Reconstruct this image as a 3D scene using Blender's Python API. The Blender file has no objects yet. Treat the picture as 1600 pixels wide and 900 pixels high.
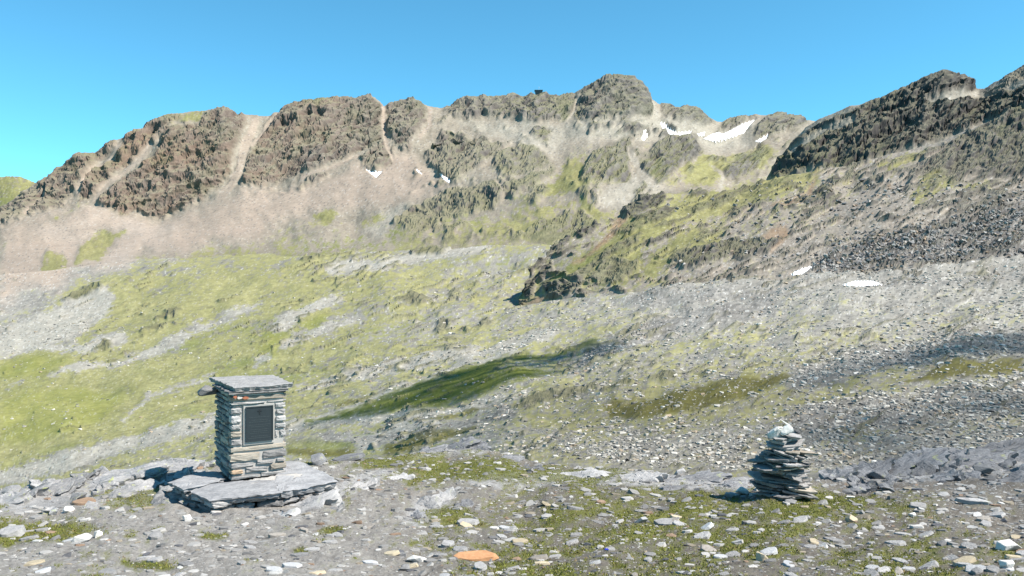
import bpy, bmesh, math, random
import numpy as np
from mathutils import Vector, Matrix, noise as mnoise

# ------------------------------------------------------------------ camera, sky, sun, exposure
scene = bpy.context.scene
COL = scene.collection
F = 1256.0                       # focal length in photo pixels (photo is 1600 x 900)
cam_data = bpy.data.cameras.new("camera")
cam_data.sensor_width = 36.0
cam_data.lens = 36.0 * F / 1600.0
cam_data.clip_start = 0.1
cam_data.clip_end = 20000.0
cam = bpy.data.objects.new("camera", cam_data)
cam.location = (0.0, 0.0, 0.0)
cam.rotation_euler = (math.radians(90.0), 0.0, 0.0)
COL.objects.link(cam)
scene.camera = cam

SUN_EL = math.radians(50.0)
SUN_AZ = math.radians(-20.0)     # angle from +X towards +Y
TO_SUN = Vector((math.cos(SUN_EL) * math.cos(SUN_AZ), math.cos(SUN_EL) * math.sin(SUN_AZ), math.sin(SUN_EL)))
world = bpy.data.worlds.new("World")
scene.world = world
world.use_nodes = True
wn = world.node_tree
wn.nodes.clear()
sky = wn.nodes.new("ShaderNodeTexSky")
sky.sky_type = 'NISHITA'
sky.sun_disc = False
sky.sun_elevation = SUN_EL
sky.sun_rotation = math.atan2(TO_SUN.x, TO_SUN.y)
sky.altitude = 2600.0
sky.air_density = 1.0
sky.dust_density = 0.15
sky.ozone_density = 3.0
grade = wn.nodes.new("ShaderNodeMix")
grade.data_type = 'RGBA'
grade.blend_type = 'MULTIPLY'
grade.inputs[0].default_value = 1.0
grade.inputs[7].default_value = (0.55, 1.18, 1.12, 1.0)
bg = wn.nodes.new("ShaderNodeBackground")
bg.inputs[1].default_value = 0.102
wo = wn.nodes.new("ShaderNodeOutputWorld")
wn.links.new(sky.outputs[0], grade.inputs[6])
wn.links.new(grade.outputs[2], bg.inputs[0])
wn.links.new(bg.outputs[0], wo.inputs[0])

sun_data = bpy.data.lights.new("sun", 'SUN')
sun_data.energy = 5.0
sun_data.angle = math.radians(0.53)
sun_data.color = (1.0, 0.945, 0.87)
sun = bpy.data.objects.new("sun", sun_data)
sun.rotation_euler = TO_SUN.to_track_quat('Z', 'Y').to_euler()
sun.location = (40, -10, 60)
COL.objects.link(sun)

scene.view_settings.view_transform = 'Standard'
scene.view_settings.look = 'None'
scene.view_settings.gamma = 1.0
scene.view_settings.use_curve_mapping = False
scene.view_settings.exposure = 1.02

# ------------------------------------------------------------------ numeric helpers
rng = np.random.default_rng(7)
_G = rng.normal(size=(4096, 3)).astype(np.float32)
_G /= np.linalg.norm(_G, axis=1)[:, None]
_PERM = rng.integers(0, 4096, 4096).astype(np.int32)
_ROT = np.array([[0.80, 0.50, -0.33], [-0.58, 0.76, -0.29], [0.10, 0.42, 0.90]], dtype=np.float32)


def gnoise(P):
    """gradient noise, about -1..1"""
    P = P.astype(np.float32)
    I = np.floor(P).astype(np.int32)
    Fr = P - I
    U = Fr * Fr * Fr * (Fr * (Fr * 6 - 15) + 10)
    out = None
    acc = np.zeros(len(P), np.float32)
    for dx in (0, 1):
        hx = _PERM[(I[:, 0] + dx) & 4095]
        wx = U[:, 0] if dx else 1 - U[:, 0]
        for dy in (0, 1):
            hy = _PERM[(hx + I[:, 1] + dy) & 4095]
            wy = wx * (U[:, 1] if dy else 1 - U[:, 1])
            for dz in (0, 1):
                h = _PERM[(hy + I[:, 2] + dz) & 4095]
                g = _G[h]
                d = g[:, 0] * (Fr[:, 0] - dx) + g[:, 1] * (Fr[:, 1] - dy) + g[:, 2] * (Fr[:, 2] - dz)
                acc += d * wy * (U[:, 2] if dz else 1 - U[:, 2])
    return acc * 1.6


def sstep(a, b, x):
    t = np.clip((x - a) / (b - a), 0, 1)
    return t * t * (3 - 2 * t)


def lodnoise(P, r, lo, hi, ridged=False, seed=0.0, slope=0.0, base=0.05):
    """sum of octaves whose size seen from the viewpoint lies between lo and hi photo pixels.
    returns (height in metres per unit amplitude, unit value)"""
    n = len(P)
    H = np.zeros(n, np.float32)
    V = np.zeros(n, np.float32)
    W = np.full(n, 1e-6, np.float32)
    Q = P.astype(np.float32)
    lam = base
    k = 0
    while lam < 900:
        px = lam * F / r
        w = sstep(lo, lo * 1.7, px) * (1 - sstep(hi, hi * 1.8, px))
        idx = np.nonzero(w > 0.01)[0]
        Q = Q @ _ROT
        if len(idx):
            v = gnoise(Q[idx] / lam + np.float32(seed + 17.3 * k))
            if ridged:
                v = 1.0 - 2.3 * np.abs(v)
            a = w[idx] * (px[idx] / 20.0) ** slope
            H[idx] += a * lam * v
            V[idx] += a * v
            W[idx] += a * a
        lam *= 1.9
        k += 1
    return H, V / np.sqrt(W)


def mix(a, b, t):
    return a + (b - a) * t[:, None]


def poly_sd(px, py, poly):
    """signed distance in photo pixels (+ inside)"""
    d = np.full(len(px), 1e9, np.float32)
    ins = np.zeros(len(px), bool)
    m = len(poly)
    for i in range(m):
        x0, y0 = poly[i]
        x1, y1 = poly[(i + 1) % m]
        ex, ey = x1 - x0, y1 - y0
        t = np.clip(((px - x0) * ex + (py - y0) * ey) / max(ex * ex + ey * ey, 1e-6), 0, 1)
        d = np.minimum(d, np.hypot(px - x0 - t * ex, py - y0 - t * ey))
        c = (y0 > py) != (y1 > py)
        if ey != 0:
            ins ^= c & (px < ex * (py - y0) / ey + x0)
    return np.where(ins, d, -d)


def polymask(px, py, poly, soft, warp=None, out=None, gain=1.0):
    P = np.array(poly, float)
    pad = soft * 3 + 14
    sel = np.nonzero((px > P[:, 0].min() - pad) & (px < P[:, 0].max() + pad) & (py > P[:, 1].min() - pad) & (py < P[:, 1].max() + pad))[0]
    if out is None:
        out = np.zeros(len(px), np.float32)
    if len(sel):
        s = poly_sd(px[sel], py[sel], poly)
        if warp is not None:
            s = s + warp[sel]
        out[sel] = np.maximum(out[sel], gain * sstep(-soft, soft, s))
    return out


def linemask(px, py, pts, width, soft, warp=None, out=None, gain=1.0):
    if out is None:
        out = np.zeros(len(px), np.float32)
    P = np.array(pts, float)
    pad = width + soft * 3 + 14
    sel = np.nonzero((px > P[:, 0].min() - pad) & (px < P[:, 0].max() + pad) & (py > P[:, 1].min() - pad) & (py < P[:, 1].max() + pad))[0]
    if not len(sel):
        return out
    d = np.full(len(sel), 1e9, np.float32)
    for i in range(len(pts) - 1):
        x0, y0 = pts[i]
        x1, y1 = pts[i + 1]
        ex, ey = x1 - x0, y1 - y0
        t = np.clip(((px[sel] - x0) * ex + (py[sel] - y0) * ey) / (ex * ex + ey * ey), 0, 1)
        d = np.minimum(d, np.hypot(px[sel] - x0 - t * ex, py[sel] - y0 - t * ey))
    s = width - d
    if warp is not None:
        s = s + warp[sel]
    out[sel] = np.maximum(out[sel], gain * sstep(-soft, soft, s))
    return out


# ------------------------------------------------------------------ object helpers
def link(o, parent=None):
    COL.objects.link(o)
    if parent is not None:
        o.parent = parent
    return o


def tag(o, label=None, cat=None, group=None, kind=None):
    if label:
        o["label"] = label
    if cat:
        o["category"] = cat
    if group:
        o["group"] = group
    if kind:
        o["kind"] = kind
    return o


def np_mesh(name, V, faces, mat, col=None, smooth=None):
    """V (n,3), faces (m,k) constant k"""
    me = bpy.data.meshes.new(name)
    V = np.ascontiguousarray(V, np.float32)
    faces = np.ascontiguousarray(faces, np.int32)
    m, k = faces.shape
    me.vertices.add(len(V))
    me.vertices.foreach_set("co", V.ravel())
    me.loops.add(m * k)
    me.loops.foreach_set("vertex_index", faces.ravel())
    me.polygons.add(m)
    me.polygons.foreach_set("loop_start", np.arange(0, m * k, k, dtype=np.int32))
    if smooth is not None:
        me.polygons.foreach_set("use_smooth", np.ascontiguousarray(smooth, bool))
    else:
        me.polygons.foreach_set("use_smooth", np.zeros(m, bool))
    if col is not None:
        a = me.attributes.new("alb", 'FLOAT_COLOR', 'POINT')
        c = np.ones((len(V), 4), np.float32)
        c[:, :3] = col
        a.data.foreach_set("color", c.ravel())
    me.update(calc_edges=True)
    me.validate()
    if mat is not None:
        me.materials.append(mat)
    return me


def bm_object(name, bm, mat, parent=None, smooth=False):
    me = bpy.data.meshes.new(name)
    bm.normal_update()
    bm.to_mesh(me)
    bm.free()
    if mat is not None:
        me.materials.append(mat)
    if smooth:
        for p in me.polygons:
            p.use_smooth = True
    o = bpy.data.objects.new(name, me)
    return link(o, parent)


def empty(name, loc, rz=0.0):
    o = bpy.data.objects.new(name, None)
    o.empty_display_size = 0.1
    o.location = loc
    o.rotation_euler = (0, 0, rz)
    return link(o)


# ------------------------------------------------------------------ materials
def new_mat(name):
    m = bpy.data.materials.new(name)
    m.use_nodes = True
    nt = m.node_tree
    nt.nodes.clear()
    out = nt.nodes.new("ShaderNodeOutputMaterial")
    b = nt.nodes.new("ShaderNodeBsdfPrincipled")
    nt.links.new(b.outputs[0], out.inputs[0])
    b.inputs["Roughness"].default_value = 0.9
    b.inputs["Specular IOR Level"].default_value = 0.15
    return m, nt, b


def nd(nt, t, **kw):
    n = nt.nodes.new(t)
    for k, v in kw.items():
        setattr(n, k, v)
    return n


def math_node(nt, op, a, b=None, c=None):
    n = nd(nt, "ShaderNodeMath", operation=op)
    for i, v in enumerate((a, b, c)):
        if v is None:
            continue
        if isinstance(v, (int, float)):
            n.inputs[i].default_value = v
        else:
            nt.links.new(v, n.inputs[i])
    return n.outputs[0]


def mixcol(nt, fac, a, b, blend='MIX'):
    n = nd(nt, "ShaderNodeMix", data_type='RGBA', blend_type=blend)
    for i, v in ((0, fac), (6, a), (7, b)):
        if isinstance(v, (int, float)):
            n.inputs[i].default_value = v
        elif isinstance(v, tuple):
            n.inputs[i].default_value = (*v, 1.0)
        else:
            nt.links.new(v, n.inputs[i])
    return n.outputs[2]


def noise_tex(nt, vec, scale, detail=4.0, rough=0.6, dist=0.0):
    n = nd(nt, "ShaderNodeTexNoise")
    n.inputs["Scale"].default_value = scale
    n.inputs["Detail"].default_value = detail
    n.inputs["Roughness"].default_value = rough
    n.inputs["Distortion"].default_value = dist
    nt.links.new(vec, n.inputs["Vector"])
    return n.outputs["Fac"]


def remap(nt, v, a, b, c, d):
    n = nd(nt, "ShaderNodeMapRange")
    n.inputs[1].default_value = a
    n.inputs[2].default_value = b
    n.inputs[3].default_value = c
    n.inputs[4].default_value = d
    nt.links.new(v, n.inputs[0])
    return n.outputs[0]


def bump(nt, h, strength, dist, bsdf):
    n = nd(nt, "ShaderNodeBump")
    n.inputs["Strength"].default_value = strength
    n.inputs["Distance"].default_value = dist
    nt.links.new(h, n.inputs["Height"])
    nt.links.new(n.outputs[0], bsdf.inputs["Normal"])


def terrain_mat(name, s1, s2, amp, bstr, bdist):
    m, nt, b = new_mat(name)
    at = nd(nt, "ShaderNodeAttribute", attribute_name="alb")
    geo = nd(nt, "ShaderNodeNewGeometry")
    n1 = noise_tex(nt, geo.outputs["Position"], s1, 8.0, 0.7)
    n2 = noise_tex(nt, geo.outputs["Position"], s2, 5.0, 0.65)
    k = remap(nt, math_node(nt, 'MULTIPLY_ADD', n2, 0.6, math_node(nt, 'MULTIPLY', n1, 0.4)), 0.3, 0.7, 1 - amp, 1 + amp)
    cc = nd(nt, "ShaderNodeCombineColor")
    for i in range(3):
        nt.links.new(k, cc.inputs[i])
    nt.links.new(mixcol(nt, 1.0, at.outputs["Color"], cc.outputs[0], 'MULTIPLY'), b.inputs["Base Color"])
    if bstr > 0:
        bump(nt, n2, bstr, bdist, b)
    b.inputs["Specular IOR Level"].default_value = 0.08
    return m


def stone_mat(name, c1, c2, scale=9.0, streak=1.0, lichen=0.0, rust=0.0, layer=3.0, spec=0.2, rough=0.75, vary=0.25, attr=False, bstr=0.5):
    m, nt, b = new_mat(name)
    tc = nd(nt, "ShaderNodeTexCoord")
    mp = nd(nt, "ShaderNodeMapping")
    mp.inputs["Scale"].default_value = (1, streak, layer)
    oi = nd(nt, "ShaderNodeObjectInfo")
    nt.links.new(tc.outputs["Object"], mp.inputs["Vector"])
    add = nd(nt, "ShaderNodeVectorMath", operation='ADD')
    sc = math_node(nt, 'MULTIPLY', oi.outputs["Random"], 57.0)
    nt.links.new(mp.outputs[0], add.inputs[0])
    nt.links.new(sc, add.inputs[1])
    v = add.outputs[0]
    n1 = noise_tex(nt, v, scale, 7.0, 0.68)
    n2 = noise_tex(nt, v, scale * 6.0, 5.0, 0.7)
    t = remap(nt, math_node(nt, 'MULTIPLY_ADD', n2, 0.45, math_node(nt, 'MULTIPLY', n1, 0.55)), 0.36, 0.64, 0.0, 1.0)
    col = mixcol(nt, t, c1, c2)
    if attr:
        at = nd(nt, "ShaderNodeAttribute", attribute_name="alb")
        col = mixcol(nt, 1.0, col, at.outputs["Color"], 'MULTIPLY')
    if rust > 0:
        n3 = noise_tex(nt, v, scale * 0.7, 4.0, 0.6)
        col = mixcol(nt, remap(nt, n3, 0.58, 0.72, 0.0, rust), col, (0.30, 0.17, 0.08))
    if lichen > 0:
        n4 = noise_tex(nt, tc.outputs["Object"], scale * 1.5, 5.0, 0.7)
        col = mixcol(nt, remap(nt, n4, 0.60, 0.66, 0.0, lichen), col, (0.36, 0.38, 0.12))
    hv = nd(nt, "ShaderNodeHueSaturation")
    nt.links.new(col, hv.inputs["Color"])
    nt.links.new(remap(nt, oi.outputs["Random"], 0, 1, 1 - vary, 1 + vary), hv.inputs["Value"])
    nt.links.new(hv.outputs[0], b.inputs["Base Color"])
    b.inputs["Roughness"].default_value = rough
    b.inputs["Specular IOR Level"].default_value = spec
    bump(nt, math_node(nt, 'ADD', n1, math_node(nt, 'MULTIPLY', n2, 0.5)), bstr, 0.02, b)
    return m


M_GROUND = terrain_mat("ground_gravel_and_moss", 9.0, 55.0, 0.45, 0.9, 0.02)
M_HILL = terrain_mat("alpine_turf_and_rubble", 0.15, 1.2, 0.30, 0.5, 0.12)
M_MOUNT = terrain_mat("mountain_rock_and_scree", 0.03, 0.25, 0.25, 0.5, 0.8)
M_SLATE = stone_mat("grey_slate", (0.20, 0.193, 0.19), (0.40, 0.385, 0.37), 8.0, lichen=0.12, bstr=0.7)
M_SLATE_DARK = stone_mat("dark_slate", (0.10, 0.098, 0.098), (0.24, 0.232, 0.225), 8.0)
M_BEDROCK = stone_mat("blue_grey_bedrock", (0.075, 0.076, 0.082), (0.26, 0.255, 0.255), 3.5, streak=4.5, lichen=0.4, vary=0.25, layer=5.0, bstr=1.0)
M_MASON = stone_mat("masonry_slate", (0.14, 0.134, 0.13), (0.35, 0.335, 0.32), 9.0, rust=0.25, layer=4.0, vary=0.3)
M_TAN = stone_mat("tan_stone", (0.33, 0.27, 0.18), (0.46, 0.39, 0.28), 10.0)
M_ORANGE = stone_mat("rust_orange_slab", (0.33, 0.16, 0.075), (0.45, 0.25, 0.13), 7.0, vary=0.05)
M_QUARTZ = stone_mat("white_quartz", (0.42, 0.40, 0.37), (0.70, 0.67, 0.62), 9.0, vary=0.1, layer=1.0)
M_GRAVEL = stone_mat("gravel_stones", (0.72, 0.71, 0.70), (1.15, 1.14, 1.12), 14.0, attr=True, vary=0.0)
M_BROWN = stone_mat("brown_stone", (0.17, 0.11, 0.07), (0.27, 0.19, 0.13), 9.0)

# ------------------------------------------------------------------ lofted terrain
def smooth_rows(A, k):
    if k <= 0:
        return A
    w = np.exp(-0.5 * (np.arange(-3 * k, 3 * k + 1) / k) ** 2)
    w /= w.sum()
    B = np.pad(A, ((3 * k, 3 * k), (0, 0)), mode='edge')
    return sum(w[i] * B[i:i + A.shape[0]] for i in range(len(w)))


def soften(v, xs, k):
    if k <= 0:
        return v
    g = np.arange(xs[0] - 6 * k, xs[-1] + 6 * k, k / 4.0)
    w = np.exp(-0.5 * (np.arange(-12, 13) / 4.0) ** 2)
    w /= w.sum()
    return np.interp(xs, g, np.convolve(np.pad(np.interp(g, xs, v), 12, mode='edge'), w, mode='valid'))


def loft(lines, nrows, xs, sm=3, soft=()):
    ys, ls = [], []
    for i, ln in enumerate(lines):
        K = np.array(sorted(ln), float)
        k = soft[i] if i < len(soft) else 0
        ys.append(soften(np.interp(xs, K[:, 0], K[:, 1]), xs, k))
        ls.append(soften(np.log(np.interp(xs, K[:, 0], K[:, 2])), xs, k))
    PY, LR = [], []
    for i in range(len(lines) - 1):
        t = np.linspace(0, 1, nrows[i], endpoint=False)[:, None]
        PY.append(ys[i][None] * (1 - t) + ys[i + 1][None] * t)
        LR.append(ls[i][None] * (1 - t) + ls[i + 1][None] * t)
    PY.append(ys[-1][None])
    LR.append(ls[-1][None])
    PY = smooth_rows(np.concatenate(PY), sm)
    R = np.exp(smooth_rows(np.concatenate(LR), sm))
    PX = np.repeat(xs[None], PY.shape[0], 0)
    return PX, PY, R


def to_world(px, py, r):
    return np.stack([r * (px - 800.0) / F, r, r * (450.0 - py) / F], -1)


def grid_faces(nr, nc):
    i = np.arange(nr - 1)[:, None] * nc + np.arange(nc - 1)[None]
    i = i.ravel()
    return np.stack([i, i + 1, i + nc + 1, i + nc], 1)


def grid_normals(P):
    du = np.gradient(P, axis=1)
    dv = np.gradient(P, axis=0)
    n = np.cross(du, dv)
    n /= np.linalg.norm(n, axis=-1, keepdims=True) + 1e-12
    return n


class Terrain:
    pass


TERR = {}


def at(name, px, py, lift=0.0):
    """world point on a terrain sheet first met along that photo direction"""
    T = TERR[name]
    c = np.interp(px, T.xs, np.arange(len(T.xs)))
    c0 = int(np.clip(math.floor(c), 0, len(T.xs) - 2))
    fc = c - c0
    col = T.PY[:, c0] * (1 - fc) + T.PY[:, c0 + 1] * fc
    k = np.nonzero((col[:-1] >= py) & (col[1:] < py))[0]
    if len(k) == 0:
        k0, fr = int(np.argmin(np.abs(col))), 0.0
        k0 = min(k0, len(col) - 2)
    else:
        k0 = int(k[0])
        fr = (col[k0] - py) / max(col[k0] - col[k0 + 1], 1e-6)
    a = T.P[k0, c0] * (1 - fc) + T.P[k0, c0 + 1] * fc
    b = T.P[k0 + 1, c0] * (1 - fc) + T.P[k0 + 1, c0 + 1] * fc
    p = a * (1 - fr) + b * fr
    return Vector((float(p[0]), float(p[1]), float(p[2]) + lift))


def ground_points(name, PXq, PYq):
    return np.array([at(name, x, y) for x, y in zip(PXq, PYq)])


def cols(step, lo=-130, hi=1780, out=28):
    a = np.arange(lo, hi + step, step)
    return np.concatenate([np.linspace(-520, lo, out, endpoint=False), a, np.linspace(hi + step, 2120, out)[1:]])


# --- control lines, in photo direction (x, y) and distance in metres
CREST = [(-520, 800, 8), (0, 775, 8.5), (100, 750, 9.5), (200, 733, 10), (300, 722, 10.5), (450, 716, 10.5), (560, 712, 11),
         (650, 703, 12), (700, 696, 12.5), (760, 699, 12.5), (820, 715, 12), (900, 722, 11.5), (1000, 735, 11), (1100, 739, 10.5),
         (1200, 743, 10), (1280, 746, 10), (1350, 741, 10.5), (1450, 729, 11), (1600, 706, 12), (2120, 660, 14)]
GL0 = [(-520, 1500, 1.9), (2120, 1500, 1.9)]
GL1 = [(-520, 960, 4.0), (2120, 955, 4.0)]
GL3 = [(x, y + 45, r + 1.6) for x, y, r in CREST]
GL4 = [(x, y + 190, r + 4.0) for x, y, r in CREST]


def crest(x):
    K = np.array(CREST, float)
    return np.interp(x, K[:, 0], K[:, 1]), np.interp(x, K[:, 0], K[:, 2])


HS0, HS1 = [], []
for x, dy0, dy1, r1 in [(-520, 160, 12, 80), (0, 160, 10, 80), (200, 160, 10, 70), (400, 160, 10, 55), (500, 150, 10, 48), (600, 140, 9, 40),
                        (700, 120, 8, 30), (800, 60, 2, 18), (900, 16, -5, 14.5), (1000, 14, -6, 14), (1200, 14, -6, 13), (1400, 14, -6, 14), (1600, 14, -6, 15.5), (2120, 14, -6, 17)]:
    y, r = crest(x)
    HS0.append((x, y + dy0, r - 0.6))
    HS1.append((x, y + dy1, r1))
HS2 = [(-520, 650, 140), (0, 650, 125), (200, 650, 110), (400, 650, 90), (600, 645, 62), (800, 650, 32), (1000, 650, 22), (1200, 645, 20), (1400, 640, 21), (1600, 630, 23), (2120, 600, 26)]
HS3 = [(-520, 565, 260), (0, 560, 230), (200, 555, 200), (400, 550, 165), (600, 560, 115), (800, 560, 75), (1000, 548, 58), (1200, 538, 50), (1400, 530, 48), (1600, 520, 50), (2120, 490, 55)]
HS4 = [(-520, 490, 420), (0, 480, 400), (200, 470, 370), (400, 455, 330), (600, 450, 280), (800, 482, 190), (900, 470, 175), (1000, 455, 160), (1100, 440, 155), (1250, 425, 150), (1350, 420, 145), (1600, 402, 150), (2120, 370, 160)]
M0 = [(-520, 450, 680), (0, 430, 650), (200, 405, 620), (400, 400, 550), (600, 390, 480), (800, 385, 420), (900, 378, 430), (1000, 352, 450), (1100, 333, 470), (1200, 312, 480), (1300, 303, 500), (1600, 300, 500), (2120, 290, 500)]
M1 = [(-520, 410, 900), (0, 385, 880), (200, 372, 880), (400, 352, 850), (500, 347, 830), (600, 345, 780), (700, 330, 720), (800, 312, 660), (850, 302, 630), (900, 300, 610), (1000, 298, 620), (1100, 295, 700), (1200, 280, 790), (1300, 270, 850), (1600, 262, 850), (2120, 260, 850)]
M2 = [(-520, 400, 1040), (0, 352, 1000), (60, 332, 1000), (130, 315, 1000), (200, 335, 1000), (260, 340, 1000), (330, 310, 1010), (380, 282, 1020), (480, 272, 1020), (560, 257, 1040), (650, 240, 1060), (700, 218, 1080), (800, 225, 1020), (900, 228, 960), (1000, 226, 900), (1075, 219, 900), (1110, 228, 930), (1200, 238, 960), (1300, 228, 1000), (2120, 225, 1000)]
M3 = [(-520, 392, 1050), (0, 347, 1010), (200, 322, 1020), (400, 268, 1040), (600, 240, 1070), (800, 210, 1070), (900, 215, 1040), (960, 222, 1030), (1000, 231, 1020), (1075, 226, 1030), (1110, 233, 1040), (1160, 231, 1050), (1200, 228, 1050), (1300, 222, 1070), (2120, 220, 1070)]
SKY = [(-520, 420, 1150), (-100, 385, 1150), (0, 328, 1150), (43, 285, 1160), (75, 272, 1165), (100, 256, 1170), (120, 240, 1175), (150, 235, 1180), (180, 215, 1180), (215, 200, 1190), (250, 186, 1200), (290, 173, 1200), (330, 167, 1200), (350, 166, 1200),
       (378, 177, 1210), (400, 178, 1225), (425, 180, 1235), (445, 174, 1240), (480, 161, 1240), (520, 150, 1245), (560, 146, 1250), (580, 143, 1250), (590, 152, 1250), (600, 164, 1255), (620, 157, 1260), (645, 147, 1260), (665, 160, 1260), (690, 164, 1270),
       (720, 157, 1280), (760, 150, 1280), (800, 146, 1280), (830, 143, 1280), (870, 143, 1280), (898, 145, 1280), (920, 132, 1270), (940, 127, 1270), (965, 122, 1270), (986, 121, 1270), (998, 130, 1270), (1015, 158, 1280), (1030, 165, 1290),
       (1060, 169, 1300), (1090, 175, 1310), (1115, 188, 1310), (1140, 186, 1320), (1165, 184, 1320), (1190, 180, 1310), (1215, 178, 1300), (1240, 185, 1300), (1256, 195, 1300), (1300, 205, 1300), (2120, 210, 1300)]
SKYB = [(x, y + 60, r + 160) for x, y, r in SKY]

# ------------------------------------------------------------------ what covers the land (outlines in photo direction)
ROCKS_MOUNTAIN = [
    [(0, 327), (43, 285), (75, 272), (120, 240), (180, 216), (180, 228), (150, 255), (125, 285), (112, 300), (95, 322), (60, 330), (35, 340), (0, 355)],
    [(195, 210), (250, 190), (290, 180), (245, 222), (215, 245), (185, 270), (160, 295), (148, 305), (125, 312), (122, 295), (140, 275), (165, 250), (190, 228)],
    [(240, 240), (265, 205), (310, 192), (330, 160), (350, 160), (380, 172), (385, 190), (365, 235), (362, 270), (350, 285), (320, 310), (285, 330), (250, 342), (235, 340), (215, 330), (190, 338), (170, 325), (150, 312), (175, 295), (205, 270)],
    [(375, 285), (385, 250), (400, 215), (440, 172), (480, 155), (520, 145), (580, 138), (597, 165), (597, 200), (595, 225), (570, 232), (545, 250), (500, 262), (440, 275), (400, 283)],
    [(465, 290), (480, 277), (515, 271), (500, 281), (470, 296)],
    [(603, 165), (645, 140), (668, 163), (665, 190), (645, 215), (640, 235), (620, 230), (605, 200)],
    [(565, 250), (600, 225), (615, 235), (612, 255), (590, 268), (570, 262)],
    [(690, 160), (720, 150), (760, 144), (800, 138), (850, 138), (895, 140), (905, 165), (890, 185), (840, 188), (800, 180), (760, 178), (730, 185), (705, 180)],
    [(660, 232), (690, 210), (720, 205), (755, 212), (770, 225), (775, 245), (745, 255), (735, 265), (715, 285), (695, 284), (680, 262), (665, 255)],
    [(775, 240), (810, 225), (850, 235), (860, 250), (830, 270), (790, 277), (770, 262)],
    [(615, 352), (650, 325), (690, 300), (740, 292), (775, 285), (785, 300), (775, 325), (740, 335), (700, 345), (680, 360), (640, 365)],
    [(785, 296), (820, 275), (865, 250), (870, 262), (830, 292), (800, 307)],
    [(815, 312), (845, 284), (862, 289), (835, 317)],
    [(820, 372), (845, 342), (880, 327), (910, 325), (935, 345), (915, 365), (880, 377), (850, 382)],
    [(895, 182), (905, 150), (920, 126), (965, 115), (992, 115), (1005, 135), (1014, 160), (1010, 185), (970, 190), (930, 196), (905, 190)],
    [(1030, 165), (1060, 163), (1090, 170), (1116, 188), (1100, 197), (1065, 194), (1040, 185)],
    [(1000, 256), (1015, 236), (1040, 222), (1075, 217), (1103, 230), (1090, 245), (1060, 265), (1040, 285), (1020, 282), (1000, 268)],
    [(915, 252), (940, 232), (985, 224), (985, 260), (985, 285), (930, 290), (910, 286), (905, 270)],
    [(1188, 195), (1215, 172), (1240, 180), (1258, 195), (1240, 205), (1200, 216), (1180, 215)],
    [(1150, 240), (1185, 225), (1200, 235), (1180, 265), (1150, 280), (1130, 275)],
    [(830, 205), (850, 190), (862, 200), (855, 225), (840, 215)],
    [(1130, 190), (1140, 182), (1165, 180), (1185, 178), (1150, 200), (1120, 204)],
]
CHUTES = [([(186, 225), (165, 250), (138, 278), (120, 302)], 4), ([(238, 225), (215, 250), (180, 280), (145, 312)], 5), ([(398, 190), (385, 225), (368, 270), (345, 312)], 8),
          ([(440, 178), (415, 200), (395, 225)], 4), ([(600, 168), (600, 200), (606, 232), (622, 262)], 4), ([(672, 168), (672, 195), (655, 215)], 4), ([(72, 290), (55, 318), (40, 335)], 3),
          ([(905, 150), (898, 175), (885, 190)], 3), ([(560, 246), (520, 262), (470, 276)], 4), ([(985, 240), (1000, 270), (1025, 300)], 7), ([(1110, 255), (1130, 275), (1125, 300)], 4),
          ([(1018, 165), (1022, 190), (1025, 205)], 5)]
PINK = [[(0, 360), (60, 335), (110, 312), (150, 315), (190, 340), (260, 345), (340, 315), (380, 290), (500, 278), (560, 262), (620, 240), (640, 235), (680, 275), (705, 290), (690, 302), (620, 320), (520, 330), (430, 345), (390, 375), (330, 372), (290, 395), (225, 392), (190, 420), (120, 418), (90, 452), (40, 445), (0, 480)]]
PALE = [[(720, 188), (800, 182), (880, 190), (930, 197), (1010, 190), (1030, 205), (980, 222), (900, 220), (840, 230), (760, 205)], [(1000, 200), (1030, 175), (1120, 195), (1190, 195), (1180, 225), (1110, 235), (1080, 215), (1000, 225)],
        [(940, 300), (990, 270), (1010, 285), (1050, 300), (1000, 315), (960, 325), (930, 320)], [(600, 330), (650, 318), (620, 345), (590, 370), (570, 360)], [(790, 190), (890, 195), (870, 235), (800, 225)]]
GREEN_M = [[(232, 192), (290, 172), (325, 168), (318, 190), (270, 196), (250, 197)], [(150, 352), (195, 365), (160, 405), (115, 412), (130, 380)], [(570, 345), (600, 328), (625, 325), (605, 350), (585, 360)], [(490, 335), (520, 322), (527, 335), (510, 350), (490, 348)],
           [(840, 300), (880, 250), (920, 245), (915, 290), (870, 300)], [(1060, 265), (1100, 238), (1150, 238), (1135, 262), (1110, 290), (1080, 290)], [(930, 345), (905, 315), (860, 318), (830, 335), (900, 310), (945, 330)], [(60, 420), (80, 395), (110, 405), (105, 425), (65, 432)],
           [(1160, 235), (1200, 225), (1210, 240), (1185, 260)], [(0, 370), (12, 378), (10, 392), (0, 398)], [(120, 310), (140, 315), (90, 345), (70, 350)]]
ROCKS_HILL = [
    [(93, 466), (130, 447), (165, 440), (160, 451), (120, 466)], [(245, 502), (262, 492), (285, 490), (275, 500)], [(620, 472), (645, 458), (675, 464), (660, 476)], [(435, 584), (450, 570), (478, 566), (462, 582)],
    [(677, 517), (690, 503), (720, 498), (690, 519)], [(738, 512), (755, 495), (777, 500), (762, 511)], [(937, 609), (985, 593), (988, 600), (945, 612)], [(1017, 595), (1035, 583), (1062, 584), (1042, 598)],
    [(1080, 582), (1123, 576), (1126, 580), (1100, 588)], [(800, 640), (850, 617), (930, 598), (936, 607), (870, 627), (812, 642)], [(640, 395), (670, 385), (705, 388), (690, 398), (650, 399)], [(470, 405), (500, 398), (510, 401), (480, 409)],
    [(220, 520), (240, 512), (262, 508), (250, 518)], [(147, 548), (165, 536), (178, 540), (165, 550)]]
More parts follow.
